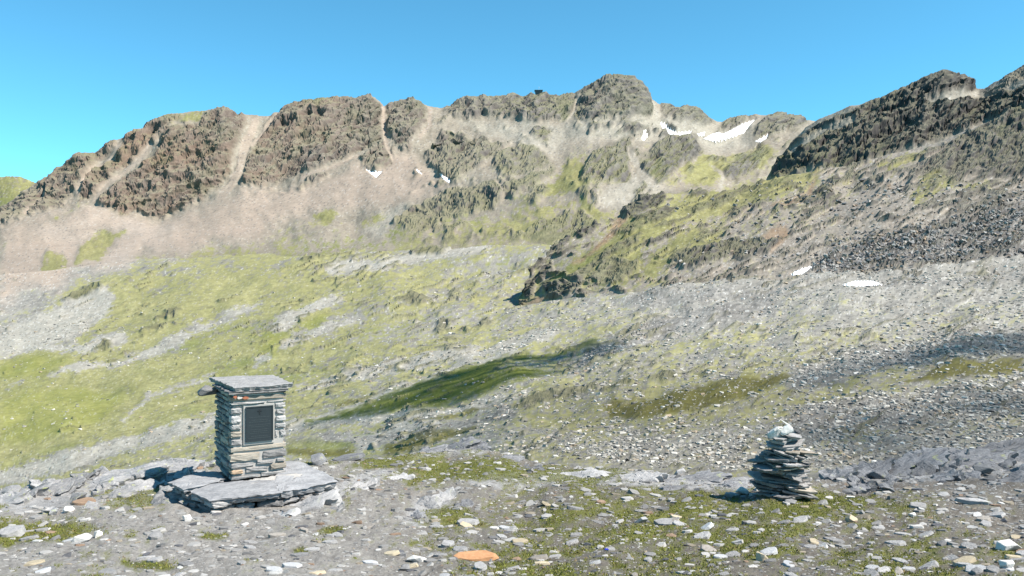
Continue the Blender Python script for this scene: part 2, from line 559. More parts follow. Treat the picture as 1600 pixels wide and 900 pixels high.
MOSS_SHADE = [[(480, 664), (560, 638), (640, 605), (700, 586), (760, 566), (850, 546), (930, 532), (940, 538), (890, 552), (800, 566), (770, 580), (880, 577), (970, 550), (960, 560), (800, 601), (740, 620), (690, 634), (620, 642), (560, 652)]]  # mossy green band with shade of clouds put into its colour
OLIVE = [[(600, 692), (640, 678), (700, 666), (755, 660), (740, 672), (640, 707), (590, 712)], [(940, 630), (1050, 608), (1180, 586), (1250, 580), (1200, 610), (1100, 640), (1000, 655), (950, 650)], [(448, 712), (450, 703), (560, 700), (540, 716)], [(640, 660), (720, 640), (800, 628), (700, 656)],
         [(1400, 600), (1480, 570), (1600, 556), (1600, 580), (1500, 590)], [(500, 640), (560, 622), (600, 612), (560, 632)]]
BRIGHT = [[(450, 700), (452, 688), (540, 690), (560, 696)], [(0, 620), (120, 600), (200, 620), (150, 660), (60, 690), (0, 690)], [(470, 510), (505, 490), (512, 494), (490, 512)], [(400, 550), (425, 520), (445, 525), (430, 555)], [(0, 555), (60, 550), (110, 565), (60, 590), (0, 590)], [(870, 440), (885, 420), (905, 400), (915, 412), (890, 432)]]
STREAKS = [([(193, 658), (205, 645), (217, 634), (233, 617), (280, 603), (330, 592)], 3.0), ([(97, 580), (140, 573), (187, 567), (240, 547), (283, 527), (320, 510), (400, 477)], 5.0), ([(0, 612), (40, 588), (100, 583)], 2.5), ([(400, 565), (440, 540), (500, 515), (560, 495)], 4.0),
           ([(470, 605), (560, 585), (640, 570), (760, 545), (860, 520)], 7.0), ([(540, 650), (640, 610), (720, 575), (800, 550)], 7.0), ([(430, 520), (470, 490), (530, 465)], 5.0), ([(0, 745), (100, 725), (200, 690), (330, 660)], 9.0), ([(450, 668), (520, 655), (620, 650), (700, 642), (820, 618)], 5.0),
           ([(560, 700), (590, 690), (610, 672), (680, 660)], 4.0), ([(520, 420), (600, 412), (680, 395), (760, 380)], 8.0), ([(0, 540), (60, 520), (110, 500), (150, 470)], 26.0), ([(60, 540), (130, 545), (190, 530)], 8.0)]
DARKRUB_SHADE = [([(450, 690), (500, 688), (560, 686)], 4.5), ([(560, 685), (640, 678), (720, 660), (800, 650)], 4.0), ([(900, 570), (990, 530), (1080, 500), (1200, 478)], 13.0), ([(1250, 590), (1380, 555), (1480, 535), (1600, 528)], 16.0), ([(1260, 655), (1400, 640), (1600, 615)], 22.0), ([(1000, 470), (1100, 465), (1250, 455)], 5.0), ([(1380, 445), (1500, 437), (1600, 432)], 5.0)]  # dark rubble; right-hand bands also hold shade of clouds in their colour
ROCKS_SPUR = [
    [(810, 429), (846, 397), (856, 404), (829, 427)], [(898, 368), (930, 343), (937, 353), (910, 373)], [(866, 391), (890, 365), (894, 376), (873, 392)], [(974, 337), (1010, 300), (1038, 302), (1035, 319), (996, 334), (986, 342)],
    [(1008, 347), (1035, 328), (1058, 326), (1044, 342), (1020, 352)], [(969, 364), (1000, 352), (1013, 352), (985, 368)], [(917, 437), (944, 404), (961, 401), (997, 406), (998, 420), (971, 438), (947, 444), (932, 442)],
    [(905, 417), (947, 393), (991, 374), (998, 381), (947, 403), (922, 428), (903, 442), (893, 437)], [(820, 447), (861, 407), (866, 426), (839, 442), (829, 469), (819, 466)], [(849, 447), (881, 441), (908, 450), (890, 463), (860, 469)],
    [(1044, 405), (1057, 392), (1100, 386), (1160, 372), (1215, 380), (1200, 397), (1140, 402), (1100, 414), (1069, 421)], [(1072, 330), (1110, 316), (1150, 302), (1155, 308), (1120, 325), (1085, 336)],
    [(1010, 378), (1045, 364), (1050, 369), (1015, 385)], [(1270, 300), (1290, 292), (1305, 305), (1290, 318), (1275, 312)], [(1295, 285), (1308, 278), (1318, 285), (1300, 292)],
    [(1440, 262), (1457, 248), (1480, 230), (1510, 205), (1560, 175), (1600, 150), (1700, 120), (1700, 275), (1600, 272), (1560, 276), (1530, 262), (1500, 287), (1486, 289), (1465, 268), (1445, 275), (1410, 278)]]
BROWN_SPUR = [[(925, 392), (952, 358), (976, 331), (991, 319), (983, 341), (956, 372), (908, 409), (896, 411)], [(812, 476), (883, 448), (890, 457), (849, 478)], [(1205, 325), (1240, 312), (1260, 300), (1275, 262), (1270, 310), (1230, 325)], [(1190, 370), (1225, 350), (1235, 365), (1205, 395)]]
GREEN_SPUR = [[(860, 440), (890, 420), (910, 400), (960, 372), (1010, 340), (1060, 318), (1120, 310), (1180, 288), (1275, 264), (1270, 285), (1210, 305), (1140, 330), (1060, 345), (1000, 385), (1000, 425), (960, 445), (900, 430)], [(1025, 395), (1050, 375), (1090, 360), (1135, 360), (1120, 382), (1060, 395), (1020, 432), (995, 432)],
              [(1425, 310), (1440, 280), (1475, 268), (1495, 288), (1470, 305), (1430, 325)], [(1500, 295), (1540, 285), (1560, 293), (1520, 302)], [(1375, 265), (1430, 240), (1440, 243), (1390, 272)]]
DARKBOULD = [[(1255, 425), (1290, 405), (1330, 385), (1390, 372), (1450, 355), (1520, 330), (1620, 300), (1620, 405), (1500, 412), (1400, 420), (1320, 428), (1260, 430)]]
ROCKS_CRAG = [
    [(1215, 262), (1235, 225), (1262, 205), (1300, 190), (1330, 180), (1400, 148), (1455, 112), (1480, 108), (1530, 130), (1530, 141), (1455, 160), (1480, 165), (1530, 152), (1600, 140), (1720, 110), (1720, 170), (1600, 170), (1540, 190), (1440, 228), (1380, 246), (1330, 262), (1270, 262), (1220, 280), (1205, 278)]]
PALE_CRAG = [([(1450, 163), (1490, 152), (1530, 142), (1560, 130)], 4.5), ([(1568, 142), (1580, 132)], 2.5), ([(1575, 140), (1600, 130), (1640, 120)], 5.0), ([(1240, 240), (1290, 210), (1330, 195)], 5.0)]

GX = np.array([0, 200, 400, 600, 800, 1000, 1200, 1400, 1600], float)
GY = np.array([150, 200, 250, 300, 350, 400, 450, 500, 550, 600, 650, 700, 750, 800, 900], float)
GV = np.array([
    [.2, .3, .2, .1, .25, .3, .2, .2, .2], [.2, .25, .15, .1, .30, .35, .2, .25, .2], [.15, .15, .1, .1, .35, .45, .45, .25, .2], [.1, .1, .12, .12, .5, .5, .5, .2, .2], [.2, .2, .3, .45, .6, .5, .35, .15, .1],
    [.2, .4, .62, .55, .5, .5, .15, .1, .12], [.3, .66, .68, .62, .48, .36, .28, .22, .28], [.3, .7, .66, .55, .45, .40, .42, .38, .36], [.85, .65, .72, .58, .55, .50, .46, .44, .36], [.85, .8, .78, .5, .52, .48, .54, .54, .44],
    [.88, .8, .65, .5, .56, .58, .52, .46, .36], [.85, .6, .5, .6, .45, .3, .35, .35, .25], [.6, .45, .4, .45, .48, .45, .46, .4, .3], [.46, .42, .36, .46, .56, .60, .60, .57, .46], [.42, .40, .36, .47, .60, .62, .60, .58, .52]])


def grass_frac(px, py):
    x = np.clip(px, 0, 1599.9)
    y = np.clip(py, 150, 899.9)
    i = np.searchsorted(GX, x, side='right') - 1
    j = np.searchsorted(GY, y, side='right') - 1
    u = (x - GX[i]) / (GX[i + 1] - GX[i])
    v = (y - GY[j]) / (GY[j + 1] - GY[j])
    return (GV[j, i] * (1 - u) * (1 - v) + GV[j, i + 1] * u * (1 - v) + GV[j + 1, i] * (1 - u) * v + GV[j + 1, i + 1] * u * v).astype(np.float32)


SNOW = [
    ([(573, 267), (585, 270), (597, 269), (588, 279)], "white triangular snow patch in the pink scree below the cliffs"),
    ([(650, 264), (655, 267), (659, 272), (654, 271)], "tiny white snow speck on the pink scree between two larger patches"),
    ([(688, 273), (697, 277), (704, 283), (702, 287), (693, 281)], "short slanting white snow strip beside the dark central cliff"),
    ([(1000, 206), (1007, 206), (1012, 215), (1005, 223), (999, 220), (1004, 213)], "curved white snow patch below the highest peak, leftmost in the basin"),
    ([(1031, 194), (1041, 196), (1043, 202), (1057, 209), (1080, 206), (1077, 211), (1065, 216.5), (1048, 216), (1036, 207)], "crescent of white snow under the jagged ridge right of the highest peak"),
    ([(1089, 210), (1102, 206), (1100, 212), (1091, 212.5)], "small white snow patch between the crescent and the largest snowfield"),
    ([(1099, 217), (1110, 210), (1123, 206), (1129, 209), (1159, 195), (1181, 187), (1163, 207), (1140, 215), (1119, 220)], "largest long white snowfield rising to the right below the ridge"),
    ([(1180, 221), (1200, 212), (1198, 217), (1188, 223)], "narrow white snow strip right of the largest snowfield"),
    ([(1234, 430), (1250, 422), (1266, 417), (1268, 420), (1255, 428), (1240, 431)], "slanting white snow strip at the foot of the dark boulder field"),
    ([(1314, 446), (1335, 440), (1362, 440), (1378, 446), (1338, 450)], "flat white snow patch on the brown turf below the boulder field"),
]


def build_terrain(name, PX, PY, R, xs, mat, kind, apron=None):
    nr, nc = PX.shape
    B = to_world(PX, PY, R)
    N0 = grid_normals(B)
    if N0[nr // 2, nc // 2, 2] < 0:
        N0 = -N0
    P = B.reshape(-1, 3).astype(np.float32)
    N = N0.reshape(-1, 3).astype(np.float32)
    px, py, r = PX.ravel().astype(np.float32), PY.ravel().astype(np.float32), R.ravel().astype(np.float32)
    unit = r / F                                        # size of one photo pixel there
    # strata tilt: rises to the right
    a = math.radians(28)
    S = np.stack([(px * math.cos(a) - py * math.sin(a)) * (0.42 if kind == 'crag' else 0.45), np.log(r) * 20.0, (px * math.sin(a) + py * math.cos(a)) * 1.1], 1)
    KY = {'ground': 1.9, 'hill': 2.9, 'mountain': 1.15}.get(kind, 1.4)    # features lie drawn out along the slope
    tl = {'hill': 0.22, 'ground': 0.15, 'spur': 0.35}.get(kind, 0.1)      # and rise to the right
    PD = np.stack([px, np.log(r) * 9.0, (py + tl * px) * KY], 1)
    rF = np.full(len(P), F, np.float32)
    Hs, Vs = lodnoise(PD, rF, 9, 120, seed=3.1, base=2.0)         # soft relief
    Hs = Hs * unit
    _, Vf = lodnoise(PD, rF, 3.2, 14, seed=9.7, base=2.0)         # fine grain
    warp = 7.0 * np.clip(Vs, -1.5, 1.5) * 0.6 + 3.5 * Vf
    rock = np.zeros(len(P), np.float32)
    pink = np.zeros(len(P), np.float32)
    pale = np.zeros(len(P), np.float32)
    green = np.zeros(len(P), np.float32)
    moss_shade = np.zeros(len(P), np.float32)
    olive = np.zeros(len(P), np.float32)
    bright = np.zeros(len(P), np.float32)
    darkrub = np.zeros(len(P), np.float32)
    brown = np.zeros(len(P), np.float32)
    snow = np.zeros(len(P), np.float32)
    if kind == 'mountain':
        for q in ROCKS_MOUNTAIN:
            polymask(px, py, q, 5, warp * 1.1, rock)
        gul = lodnoise(np.stack([px + 0.45 * py, np.log(r) * 9, py * 0.18], 1), rF, 7, 30, seed=171.0, base=2.0)[1]
        rock *= 1 - 0.75 * sstep(0.75, 1.5, gul + 0.3 * Vf) * sstep(720, 640, px)
        ch = np.zeros(len(P), np.float32)
        for q, w in CHUTES:
            linemask(px, py, q, w * 0.75, 2.0, warp * 0.45, ch)
        rock *= 1 - ch
        # broken crags strewn over the middle of the face
        zone = polymask(px, py, [(640, 330), (650, 240), (700, 170), (900, 150), (1010, 190), (1100, 225), (1250, 200), (1250, 290), (1100, 300), (900, 390), (640, 400)], 25)
        led = lodnoise(S * np.array([1, 1, 1.5], np.float32), rF, 10, 40, ridged=True, seed=131.0, base=2.0)[1]
        rock = np.maximum(rock, zone * sstep(0.45, 0.95, Vs * 0.7 + 0.3 * Vf + 0.45 * led) * (1 - ch) * 0.95)
        for q in PINK:
            polymask(px, py, q, 16, warp * 2.2, pink)
        pink *= 1 - 0.6 * sstep(0.5, 1.4, lodnoise(np.stack([px + 0.3 * py, np.log(r) * 9, py * 0.22], 1), rF, 14, 60, seed=191.0, base=2.0)[1] + 0.2 * Vf)
        pink = np.maximum(pink, 0.8 * ch * (px < 700))
        pale = np.maximum(pale, 0.7 * ch * (px >= 700))
        for q in PALE:
            polymask(px, py, q, 10, warp * 1.4, pale)
        for q in GREEN_M:
            polymask(px, py, q, 9, warp * 1.6, green)
        pink *= 1 - 0.85 * green
    if kind == 'hill':
        for q in PINK:
            polymask(px, py, q, 16, warp * 2.2, pink)
        for q in ROCKS_HILL:
            polymask(px, py, q, 3, warp * 0.7, rock)
        for q in MOSS_SHADE:
            polymask(px, py, q, 9, warp * 1.6, moss_shade)
        for q in OLIVE:
            polymask(px, py, q, 6, warp * 1.0, olive)
        for q in BRIGHT:
            polymask(px, py, q, 8, warp * 1.2, bright)
        for q, w in STREAKS:
            linemask(px, py, q, w, 9, warp * 1.7, pale, 0.75)
        for q, w in DARKRUB_SHADE:
            linemask(px, py, q, w, 12, warp * 2.0, darkrub, 0.8)
    if kind in ('hill', 'spur'):
        # small ledges that break through everywhere
        led = lodnoise(np.stack([(px * 0.94 - py * 0.34) * 0.4, np.log(r) * 9, (px * 0.34 + py * 0.94) * 2.2], 1), rF, 8, 34, ridged=True, seed=131.0, base=2.0)[1]
        z_ = lodnoise(PD, rF, 40, 160, seed=151.0, base=2.0)[1]
        rock = np.maximum(rock, 0.85 * sstep(0.75, 1.15, led + 0.45 * z_ - 0.2 * sstep(560, 300, px) - (0.30 if kind == 'hill' else -0.02)))
    if kind == 'spur':
        for q in ROCKS_SPUR:
            polymask(px, py, q, 3, warp * 0.8, rock)
        for q in BROWN_SPUR:
            polymask(px, py, q, 4, warp * 0.8, brown)
        for q in GREEN_SPUR:
            polymask(px, py, q, 11, warp * 1.6, green)
        rock *= 1 - 0.2 * green
        for q in DARKBOULD:
            polymask(px, py, q, 10, warp * 1.5, darkrub)
        st = linemask(px, py, [(1395, 246), (1450, 228), (1500, 207), (1560, 180)], 7, 4, warp)
        rock *= 1 - st
    if kind == 'crag':
        for q in ROCKS_CRAG:
            polymask(px, py, q, 4, warp * 0.6, rock)
        for q, w in PALE_CRAG:
            linemask(px, py, q, w, 3, warp * 0.5, pale)
        polymask(px, py, [(1532, 142), (1570, 112), (1610, 90), (1720, 40), (1720, 145), (1600, 145), (1555, 152)], 4, warp * 1.2, rock, 0.6)
        rock *= 1 - 0.6 * pale
    for q, _l in SNOW:
        polymask(px, py, q, 3, None, snow)
    rock *= 1 - sstep(0.05, 0.5, snow)
    calm = (1 - 0.95 * sstep(0.02, 0.6, snow)) * (1 - 0.55 * pink)
    # ---- relief
    Va0 = np.clip(Vs, -1.5, 1.5) * 0.6
    SKYY = PY.min(0)[None].repeat(nr, 0).ravel() if kind in ('mountain', 'crag') else None
    M0Y = soften(np.interp(xs, [k[0] for k in M0], [k[1] for k in M0]), xs, 50)[None].repeat(nr, 0).ravel()
    h = np.zeros(len(P), np.float32)
    if kind == 'mountain':
        h += 0.10 * Hs * calm
    elif kind == 'hill':
        h += (0.05 + 0.03 * sstep(500, 900, px)) * Hs * calm * sstep(11, 30, r)
    else:
        h += 0.06 * Hs * calm
    idx = np.nonzero(rock > 0.01)[0]
    if len(idx):
        Hr, Vr = lodnoise(S[idx], rF[idx], 3.6, {'mountain': 30, 'hill': 14, 'spur': 26, 'crag': 42}[kind], ridged=True, seed=41.0, base=2.0, slope={'mountain': -0.40, 'crag': -0.15}.get(kind, -0.45))
        Hr = Hr * unit[idx]
        k = {'mountain': 0.26, 'hill': 0.28, 'spur': 0.29, 'crag': 0.31}[kind]
        lift = {'mountain': 0.3, 'hill': 2.0, 'spur': 1.5, 'crag': 0.0}[kind]
        Nr = N[idx] * 0.6 + np.array([0.0, -0.75, 0.1], np.float32)
        Nr /= np.linalg.norm(Nr, axis=1)[:, None]
        top_ = SKYY[idx] if SKYY is not None else None
        D = np.zeros_like(P)
        # beds that break off in steps along the strata, and joints that cut across them
        per = {'mountain': 10.0, 'crag': 13.0, 'spur': 8.0, 'hill': 7.0}[kind]
        bed = S[idx, 2] / per + 0.9 * Va0[idx] + 0.35 * Vf[idx]
        saw = bed - np.floor(bed)
        crk = gnoise(np.stack([(px[idx] + 0.35 * py[idx]) / 13.0 + 0.4 * Vf[idx], py[idx] * 0 + 3.3, (py[idx] - 0.2 * px[idx]) / 34.0], 1))
        crk = np.exp(-(crk / 0.09) ** 2)
        st_ = {'mountain': 2.7, 'crag': 5.0, 'spur': 2.8, 'hill': 1.2}[kind]
        amp = rock[idx] * (k * Hr + unit[idx] * (lift + st_ * (saw - 0.5) - 0.75 * st_ * crk))
        if top_ is not None:
            amp = amp * ((0.55 if kind == 'mountain' else 0.35) + (0.45 if kind == 'mountain' else 0.65) * sstep(0, 18, py[idx] - top_))
        D[idx] = Nr * amp[:, None]
    else:
        D = 0.0
    g = grass_frac(px, py)
    rubble_h = np.clip(1.15 - g - rock, 0, 1) + 0.8 * darkrub
    jit = np.random.default_rng(5).normal(size=len(P)).astype(np.float32)
    if kind == 'ground':
        jit *= 0.25
    if kind == 'hill':
        jit *= 0.55
    jit = jit * (1 - 0.6 * pink)
    h += jit * unit * calm * (0.22 * np.clip(rubble_h, 0, 1.2) + 0.12 + (0.28 if kind in ('mountain', 'crag', 'spur') else 0.35) * rock + 0.5 * darkrub * (kind == 'spur'))
    # crest of the knoll meets the slope behind: keep the hidden start flat
    if kind == 'hill':
        h *= 1 - 0.7 * sstep(M0Y + 24, M0Y + 2, py)
    if kind == 'mountain':
        fd = 0.3 + 0.7 * sstep(M0Y - 4, M0Y - 24, py)
        h *= fd
        D = D * fd[:, None]
    P = P + N * h[:, None] + D
    Pg = P.reshape(nr, nc, 3)
    Nd = grid_normals(Pg)
    if Nd[nr // 2, nc // 2, 2] < 0:
        Nd = -Nd
    nz = Nd.reshape(-1, 3)[:, 2]
    # ---- colour of what lies there
    _, Va = lodnoise(PD, rF, 9, 45, seed=61.0, base=2.0)
    _, Vb = lodnoise(PD * np.array([0.6, 1, 1], np.float32), rF, 22, 150, seed=77.0, base=2.0)
    _, Vc = lodnoise(PD, rF, 3.2, 9, seed=88.0, base=2.0)
    n01 = lambda v: np.clip(0.5 + 0.5 * v, 0, 1)
    rub = mix(np.array([.13, .118, .095]), np.array([.36, .33, .27]), n01(Va * 0.5 + Vc * 0.75 + 0.15 * jit))
    rub = mix(rub, np.array([.27, .225, .18]), n01(Vb) * (0.15 if kind == 'hill' else 0.35))
    if kind == 'hill':
        rub = mix(rub, rub.mean(1, keepdims=True) * np.array([1.03, 1.0, 0.92]), np.full(len(P), 0.6, np.float32))
    if kind == 'mountain':
        rub = mix(rub, np.array([.27, .225, .17]), np.full(len(P), 0.4, np.float32))
    if kind in ('spur',):
        rub = mix(rub, np.array([.27, .235, .205]), np.full(len(P), 0.4, np.float32))
    pk = mix(np.array([.275, .225, .180]), np.array([.365, .292, .230]), n01(Va * 0.5 + Vc * 0.4 + Vb * 0.4))
    pk = mix(pk, np.array([.32, .30, .275]), sstep(0.2, 1.2, Vb) * 0.45)
    col = mix(rub, pk, pink)
    pl = mix(np.array([.27, .25, .205]), np.array([.39, .365, .305]), n01(Va * 0.5 + Vc * 0.6))
    col = mix(col, pl, pale * (0.6 if kind == 'mountain' else 0.75))
    gcol = mix(np.array([.160, .160, .052]), np.array([.260, .242, .108]), n01(Vb * 0.7 + Va * 0.4))
    gcol = mix(gcol, np.array([.125, .150, .028]), sstep(0.2, 1.2, -Vb) * 0.8)
    gcol *= (1 + 0.22 * Vc + 0.06 * jit)[:, None]
    gf = np.clip(g - 0.55 * pink - 0.45 * pale * (1 if kind != 'hill' else 1.5) + 0.5 * green + 0.5 * bright - 0.4 * darkrub, 0, 1)
    if kind == 'far':
        gf = np.clip(0.72 + 0 * gf, 0, 1)
    if kind == 'mountain':
        gf = np.clip(gf - 0.12 * sstep(360, 310, py), 0, 1)
    gm = sstep(-0.28, 0.28, (gf - 0.5) * 2.3 + 0.45 * Va + 0.30 * Vb + 0.60 * Vc + 0.16 * jit) * (0.5 + 0.5 * sstep(0.05, 0.5, gf))
    gm *= 0.9
    col = mix(col, gcol, gm)
    col = mix(col, mix(np.array([.155, .170, .036]), np.array([.215, .212, .062]), n01(Va)), bright * gm * 0.7)
    moss_shade_n = sstep(-0.5, 0.2, moss_shade * 1.6 - 0.8 + 0.25 * Va + 0.25 * Vc)
    col = mix(col, mix(np.array([.065, .085, .009]), np.array([.12, .13, .02]), n01(Va + 0.5 * Vc)), moss_shade * moss_shade_n * sstep(-1.9, -0.3, Va + 0.9 * Vc + 0.25 * jit) * 0.95)
    on = sstep(-0.5, 0.3, olive * 1.6 - 0.9 + 0.35 * Va + 0.3 * Vc)
    col = mix(col, mix(np.array([.075, .070, .014]), np.array([.125, .115, .028]), n01(Va + 0.5 * Vc)), olive * on * 0.9)
    dr = mix(np.array([.055, .052, .05]), np.array([.25, .235, .215]), n01(Va * 0.5 + Vc * 0.9 + 0.6 * jit * 0.5))
    col = mix(col, dr, darkrub * (0.75 if kind == 'hill' else 0.9))
    col = mix(col, mix(np.array([.20, .135, .085]), np.array([.29, .215, .15]), n01(Va + Vc)), brown * 0.9)
    # loose stones: pale and dark specks
    sp = np.random.default_rng(15).random(len(P)).astype(np.float32)
    open_ = np.clip(1 - rock - 0.8 * moss_shade, 0, 1) * (kind != 'ground')
    pb = sstep(0.93, 0.99, sp) * open_ * (0.35 + 0.65 * (1 - gm)) * (0.6 if kind == 'mountain' else 1.0)
    col = mix(col, np.array([.46, .45, .42]), pb * 0.7)
    pd = sstep(0.05, 0.01, sp) * open_ * (0.3 + 0.7 * (1 - gm))
    col = mix(col, np.array([.10, .098, .10]), pd * 0.75)
    if len(idx):
        rk = mix((np.array([.036, .034, .035]) if kind == 'mountain' else np.array([.034, .033, .035])), (np.array([.20, .182, .16]) if kind == 'mountain' else np.array([.150, .138, .125])), n01(Va[idx] * 0.45 + Vc[idx] * 0.8 + 0.5 * (Vr - 0.2)))
        if kind in ('mountain',):
            left = np.clip(1.15 - np.abs(px[idx] - 300) / 450.0, 0, 1)
            rk = mix(rk, np.array([.195, .130, .092]), np.clip(left * n01(Vb[idx] * 0.9 + 0.7 * Va[idx] + 0.35), 0, 1) * 0.8)
            rk = mix(rk, np.array([.115, .115, .07]), sstep(-0.2, 0.9, Va[idx] - 0.5 * Vb[idx] + 0.5 * Vc[idx]) * 0.55)
        else:
            rk = mix(rk, np.array([.17, .12, .085]), sstep(0.7, 1.6, Vb[idx]) * (0.15 if kind == 'crag' else 0.4))
            rk *= 0.58 if kind == 'crag' else 0.85
        ledge = sstep(0.70, 0.88, nz[idx] + 0.05 * Vc[idx])
        tf = np.clip(grass_frac(px[idx], py[idx]) * 1.2 + 0.25 + 0.3 * Vb[idx], 0, 1)
        top = mix(np.array([.25, .225, .185]), np.array([.15, .15, .055]), tf)
        rk = mix(rk, top, ledge * (0.6 if kind == 'mountain' else 0.5))
        gr_ = sstep(0.3, 0.9, 0.5 * Va[idx] + 0.5 * Vb[idx] + 0.4 * green[idx])
        rk = mix(rk, np.array([.125, .135, .06]), gr_ * (0.55 if kind != 'crag' else 0.3))
        col[idx] = mix(col[idx], rk, rock[idx])
    if kind == 'ground':
        soil = mix(np.array([.07, .06, .05]), np.array([.205, .186, .16]), n01(Va * 0.6 + Vc * 0.7))
        lf = sstep(900, 450, px)
        soil = mix(soil, mix(np.array([.15, .138, .124]), np.array([.345, .325, .30]), n01(Va * 0.5 + Vc * 0.8)), lf * 0.85)
        moss = mix(np.array([.060, .070, .014]), np.array([.135, .135, .034]), n01(Va * 0.5 + Vb * 0.6))
        moss = mix(moss, np.array([.13, .095, .045]), sstep(0.4, 1.3, Va - 0.3 * Vb) * 0.6)
        T = TERR.setdefault(name, Terrain())
        ms = np.zeros(len(P), np.float32)
        for ex, ey, ew, eh in [(60, 830, 70, 14), (215, 770, 38, 18), (240, 880, 44, 8), (330, 840, 22, 6), (500, 716, 22, 8), (600, 724, 32, 8), (720, 735, 66, 14), (765, 745, 60, 12), (690, 800, 22, 9), (1290, 785, 60, 10), (1240, 800, 40, 8), (900, 745, 60, 10), (470, 862, 18, 5), (520, 830, 20, 6)]:
            ms = np.maximum(ms, np.exp(-((px - ex) / ew) ** 2 - ((py - ey) / eh) ** 2))
        gm = sstep(-0.25, 0.35, (g - 0.5) * 1.9 + 0.45 * Va + 0.35 * Vb + 0.35 * Vc + 1.1 * ms - 0.1)
        T.moss = gm.reshape(nr, nc)
        col = mix(soil, moss, gm * 0.93)
        blk = mix(np.array([.21, .205, .20]), np.array([.36, .35, .34]), n01(Va))
        br = np.zeros(len(P), np.float32)
        for q in [[(0, 760), (120, 742), (260, 728), (330, 724), (300, 760), (230, 790), (120, 790), (0, 800)], [(640, 716), (690, 692), (770, 698), (750, 710), (690, 712)], [(620, 810), (650, 785), (720, 765), (690, 800), (650, 825)], [(430, 800), (560, 740), (620, 735), (540, 775), (460, 810)],
                  [(720, 755), (900, 735), (1180, 745), (1180, 765), (1050, 765), (900, 752), (800, 765)], [(1270, 745), (1400, 700), (1600, 680), (1600, 740), (1400, 752)]]:
            polymask(px, py, q, 5, warp * 1.5, br)
        col = mix(col, blk, br * (1 - 0.75 * gm))
    tone = {'mountain': 0.86, 'spur': 0.82, 'crag': 0.80, 'far': 0.85}.get(kind, 1.0)
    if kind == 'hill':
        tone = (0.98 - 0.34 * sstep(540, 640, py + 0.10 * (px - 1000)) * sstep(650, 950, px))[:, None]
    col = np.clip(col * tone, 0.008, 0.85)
    V = P
    faces = grid_faces(nr, nc)
    sm = np.ones(len(faces), bool)
    fr = rock[faces[:, 0]] > 0.4
    sm[fr] = False
    c_all = col
    if apron is not None:                                # carry the sheet on behind the viewpoint
        e = P.reshape(nr, nc, 3)[0]
        ec = col.reshape(nr, nc, 3)[0]
        rows, cs = [], []
        for yy, sx, zz in apron:
            q = e.copy()
            q[:, 1] = yy
            q[:, 0] = e[:, 0] * sx
            q[:, 2] = zz
            rows.append(q)
            cs.append(ec)
        top = np.concatenate([np.concatenate(rows[::-1]), P])
        c_all = np.concatenate([np.concatenate(cs[::-1]), col])
        V = top
        faces = grid_faces(nr + len(apron), nc)
        sm = np.ones(len(faces), bool)
    me = np_mesh(name, V, faces, mat, c_all, sm)
    o = bpy.data.objects.new(name, me)
    link(o)
    o["kind"] = "structure"
    T = TERR.setdefault(name, Terrain())
    T.xs, T.PX, T.PY, T.R, T.P, T.obj = xs, PX, PY, R, Pg, o
    T.col = col.reshape(nr, nc, 3)
    T.N = Nd
    T.Va, T.Vb, T.gm = Va.reshape(nr, nc), Vb.reshape(nr, nc), gm.reshape(nr, nc)
    T.jit = None
    return o


STEP = 1.75
XS = cols(STEP)
# near knoll
XG = cols(2.3)
PX, PY, R = loft([GL0, GL1, CREST, GL3, GL4], [12, 120, 6, 5], XG, 2, (0, 0, 14, 14, 14))
ground = build_terrain("ground", PX, PY, R, XG, M_GROUND, 'ground', apron=[(0.3, 3.0, -1.6), (-8, 12.0, -1.7), (-60, 40.0, -3.0)])
ground["label"] = "stony alpine ground with moss patches in the foreground"
# slope behind
M0B = [(x, y * 0.75 + 0.25 * np.interp(x, [k[0] for k in M1], [k[1] for k in M1]) + 4, r + 60) for x, y, r in M0]
M00 = []
for x, y, r in M0:
    y4, r4 = np.interp(x, [k[0] for k in HS4], [k[1] for k in HS4]), np.interp(x, [k[0] for k in HS4], [k[2] for k in HS4])
    M00.append((x, y * 0.85 + 0.15 * y4 + 8.0, math.exp(math.log(r) * 0.85 + 0.15 * math.log(r4))))
PX, PY, R = loft([HS0, HS1, HS2, HS3, HS4, M0, M0B], [14, 58, 68, 66, 48, 8], XS, 2, (14, 40, 60, 60, 50, 50, 50))
hill = build_terrain("hillside", PX, PY, R, XS, M_HILL, 'hill')
hill["label"] = "wide slope of alpine turf and pale rubble below the mountains"
PX, PY, R = loft([M00, M0, M1, M2, M3, SKY, SKYB], [8, 40, 62, 16, 76, 8], XS, 1, (50, 50, 30, 8, 8, 0, 0))
mountain = build_terrain("mountain", PX, PY, R, XS, M_MOUNT, 'mountain')
mountain["label"] = "long rocky mountain ridge with pink scree at its foot"
# spur that comes in from the right
SPX = np.concatenate([np.arange(811, 1782, STEP), np.linspace(1790, 2120, 30)])
FOOT = [(811, 482, 194), (840, 484, 188), (900, 474, 172), (1000, 459, 156), (1100, 444, 150), (1250, 430, 146), (1350, 425, 142), (1600, 408, 146), (2120, 374, 157)]
FOOTB = [(x, y + 28, r - 24) for x, y, r in FOOT]
SP1 = [(811, 474, 198), (830, 455, 200), (900, 425, 196), (1000, 390, 200), (1100, 375, 200), (1250, 350, 195), (1400, 330, 185), (1600, 300, 190), (2120, 270, 200)]
SPC = [(811, 468, 200), (818, 445, 206), (830, 418, 210), (870, 384, 222), (900, 366, 228), (930, 346, 235), (965, 338, 244), (985, 325, 250), (1005, 305, 255), (1035, 303, 260), (1060, 306, 265), (1130, 301, 275), (1200, 281, 280), (1270, 265, 285), (1330, 262, 285),
       (1367, 249, 285), (1427, 232, 285), (1513, 203, 280), (1560, 182, 276), (1600, 165, 275), (1800, 120, 275), (2120, 80, 275)]
SPB = [(x, y + 45, r + 30) for x, y, r in SPC]
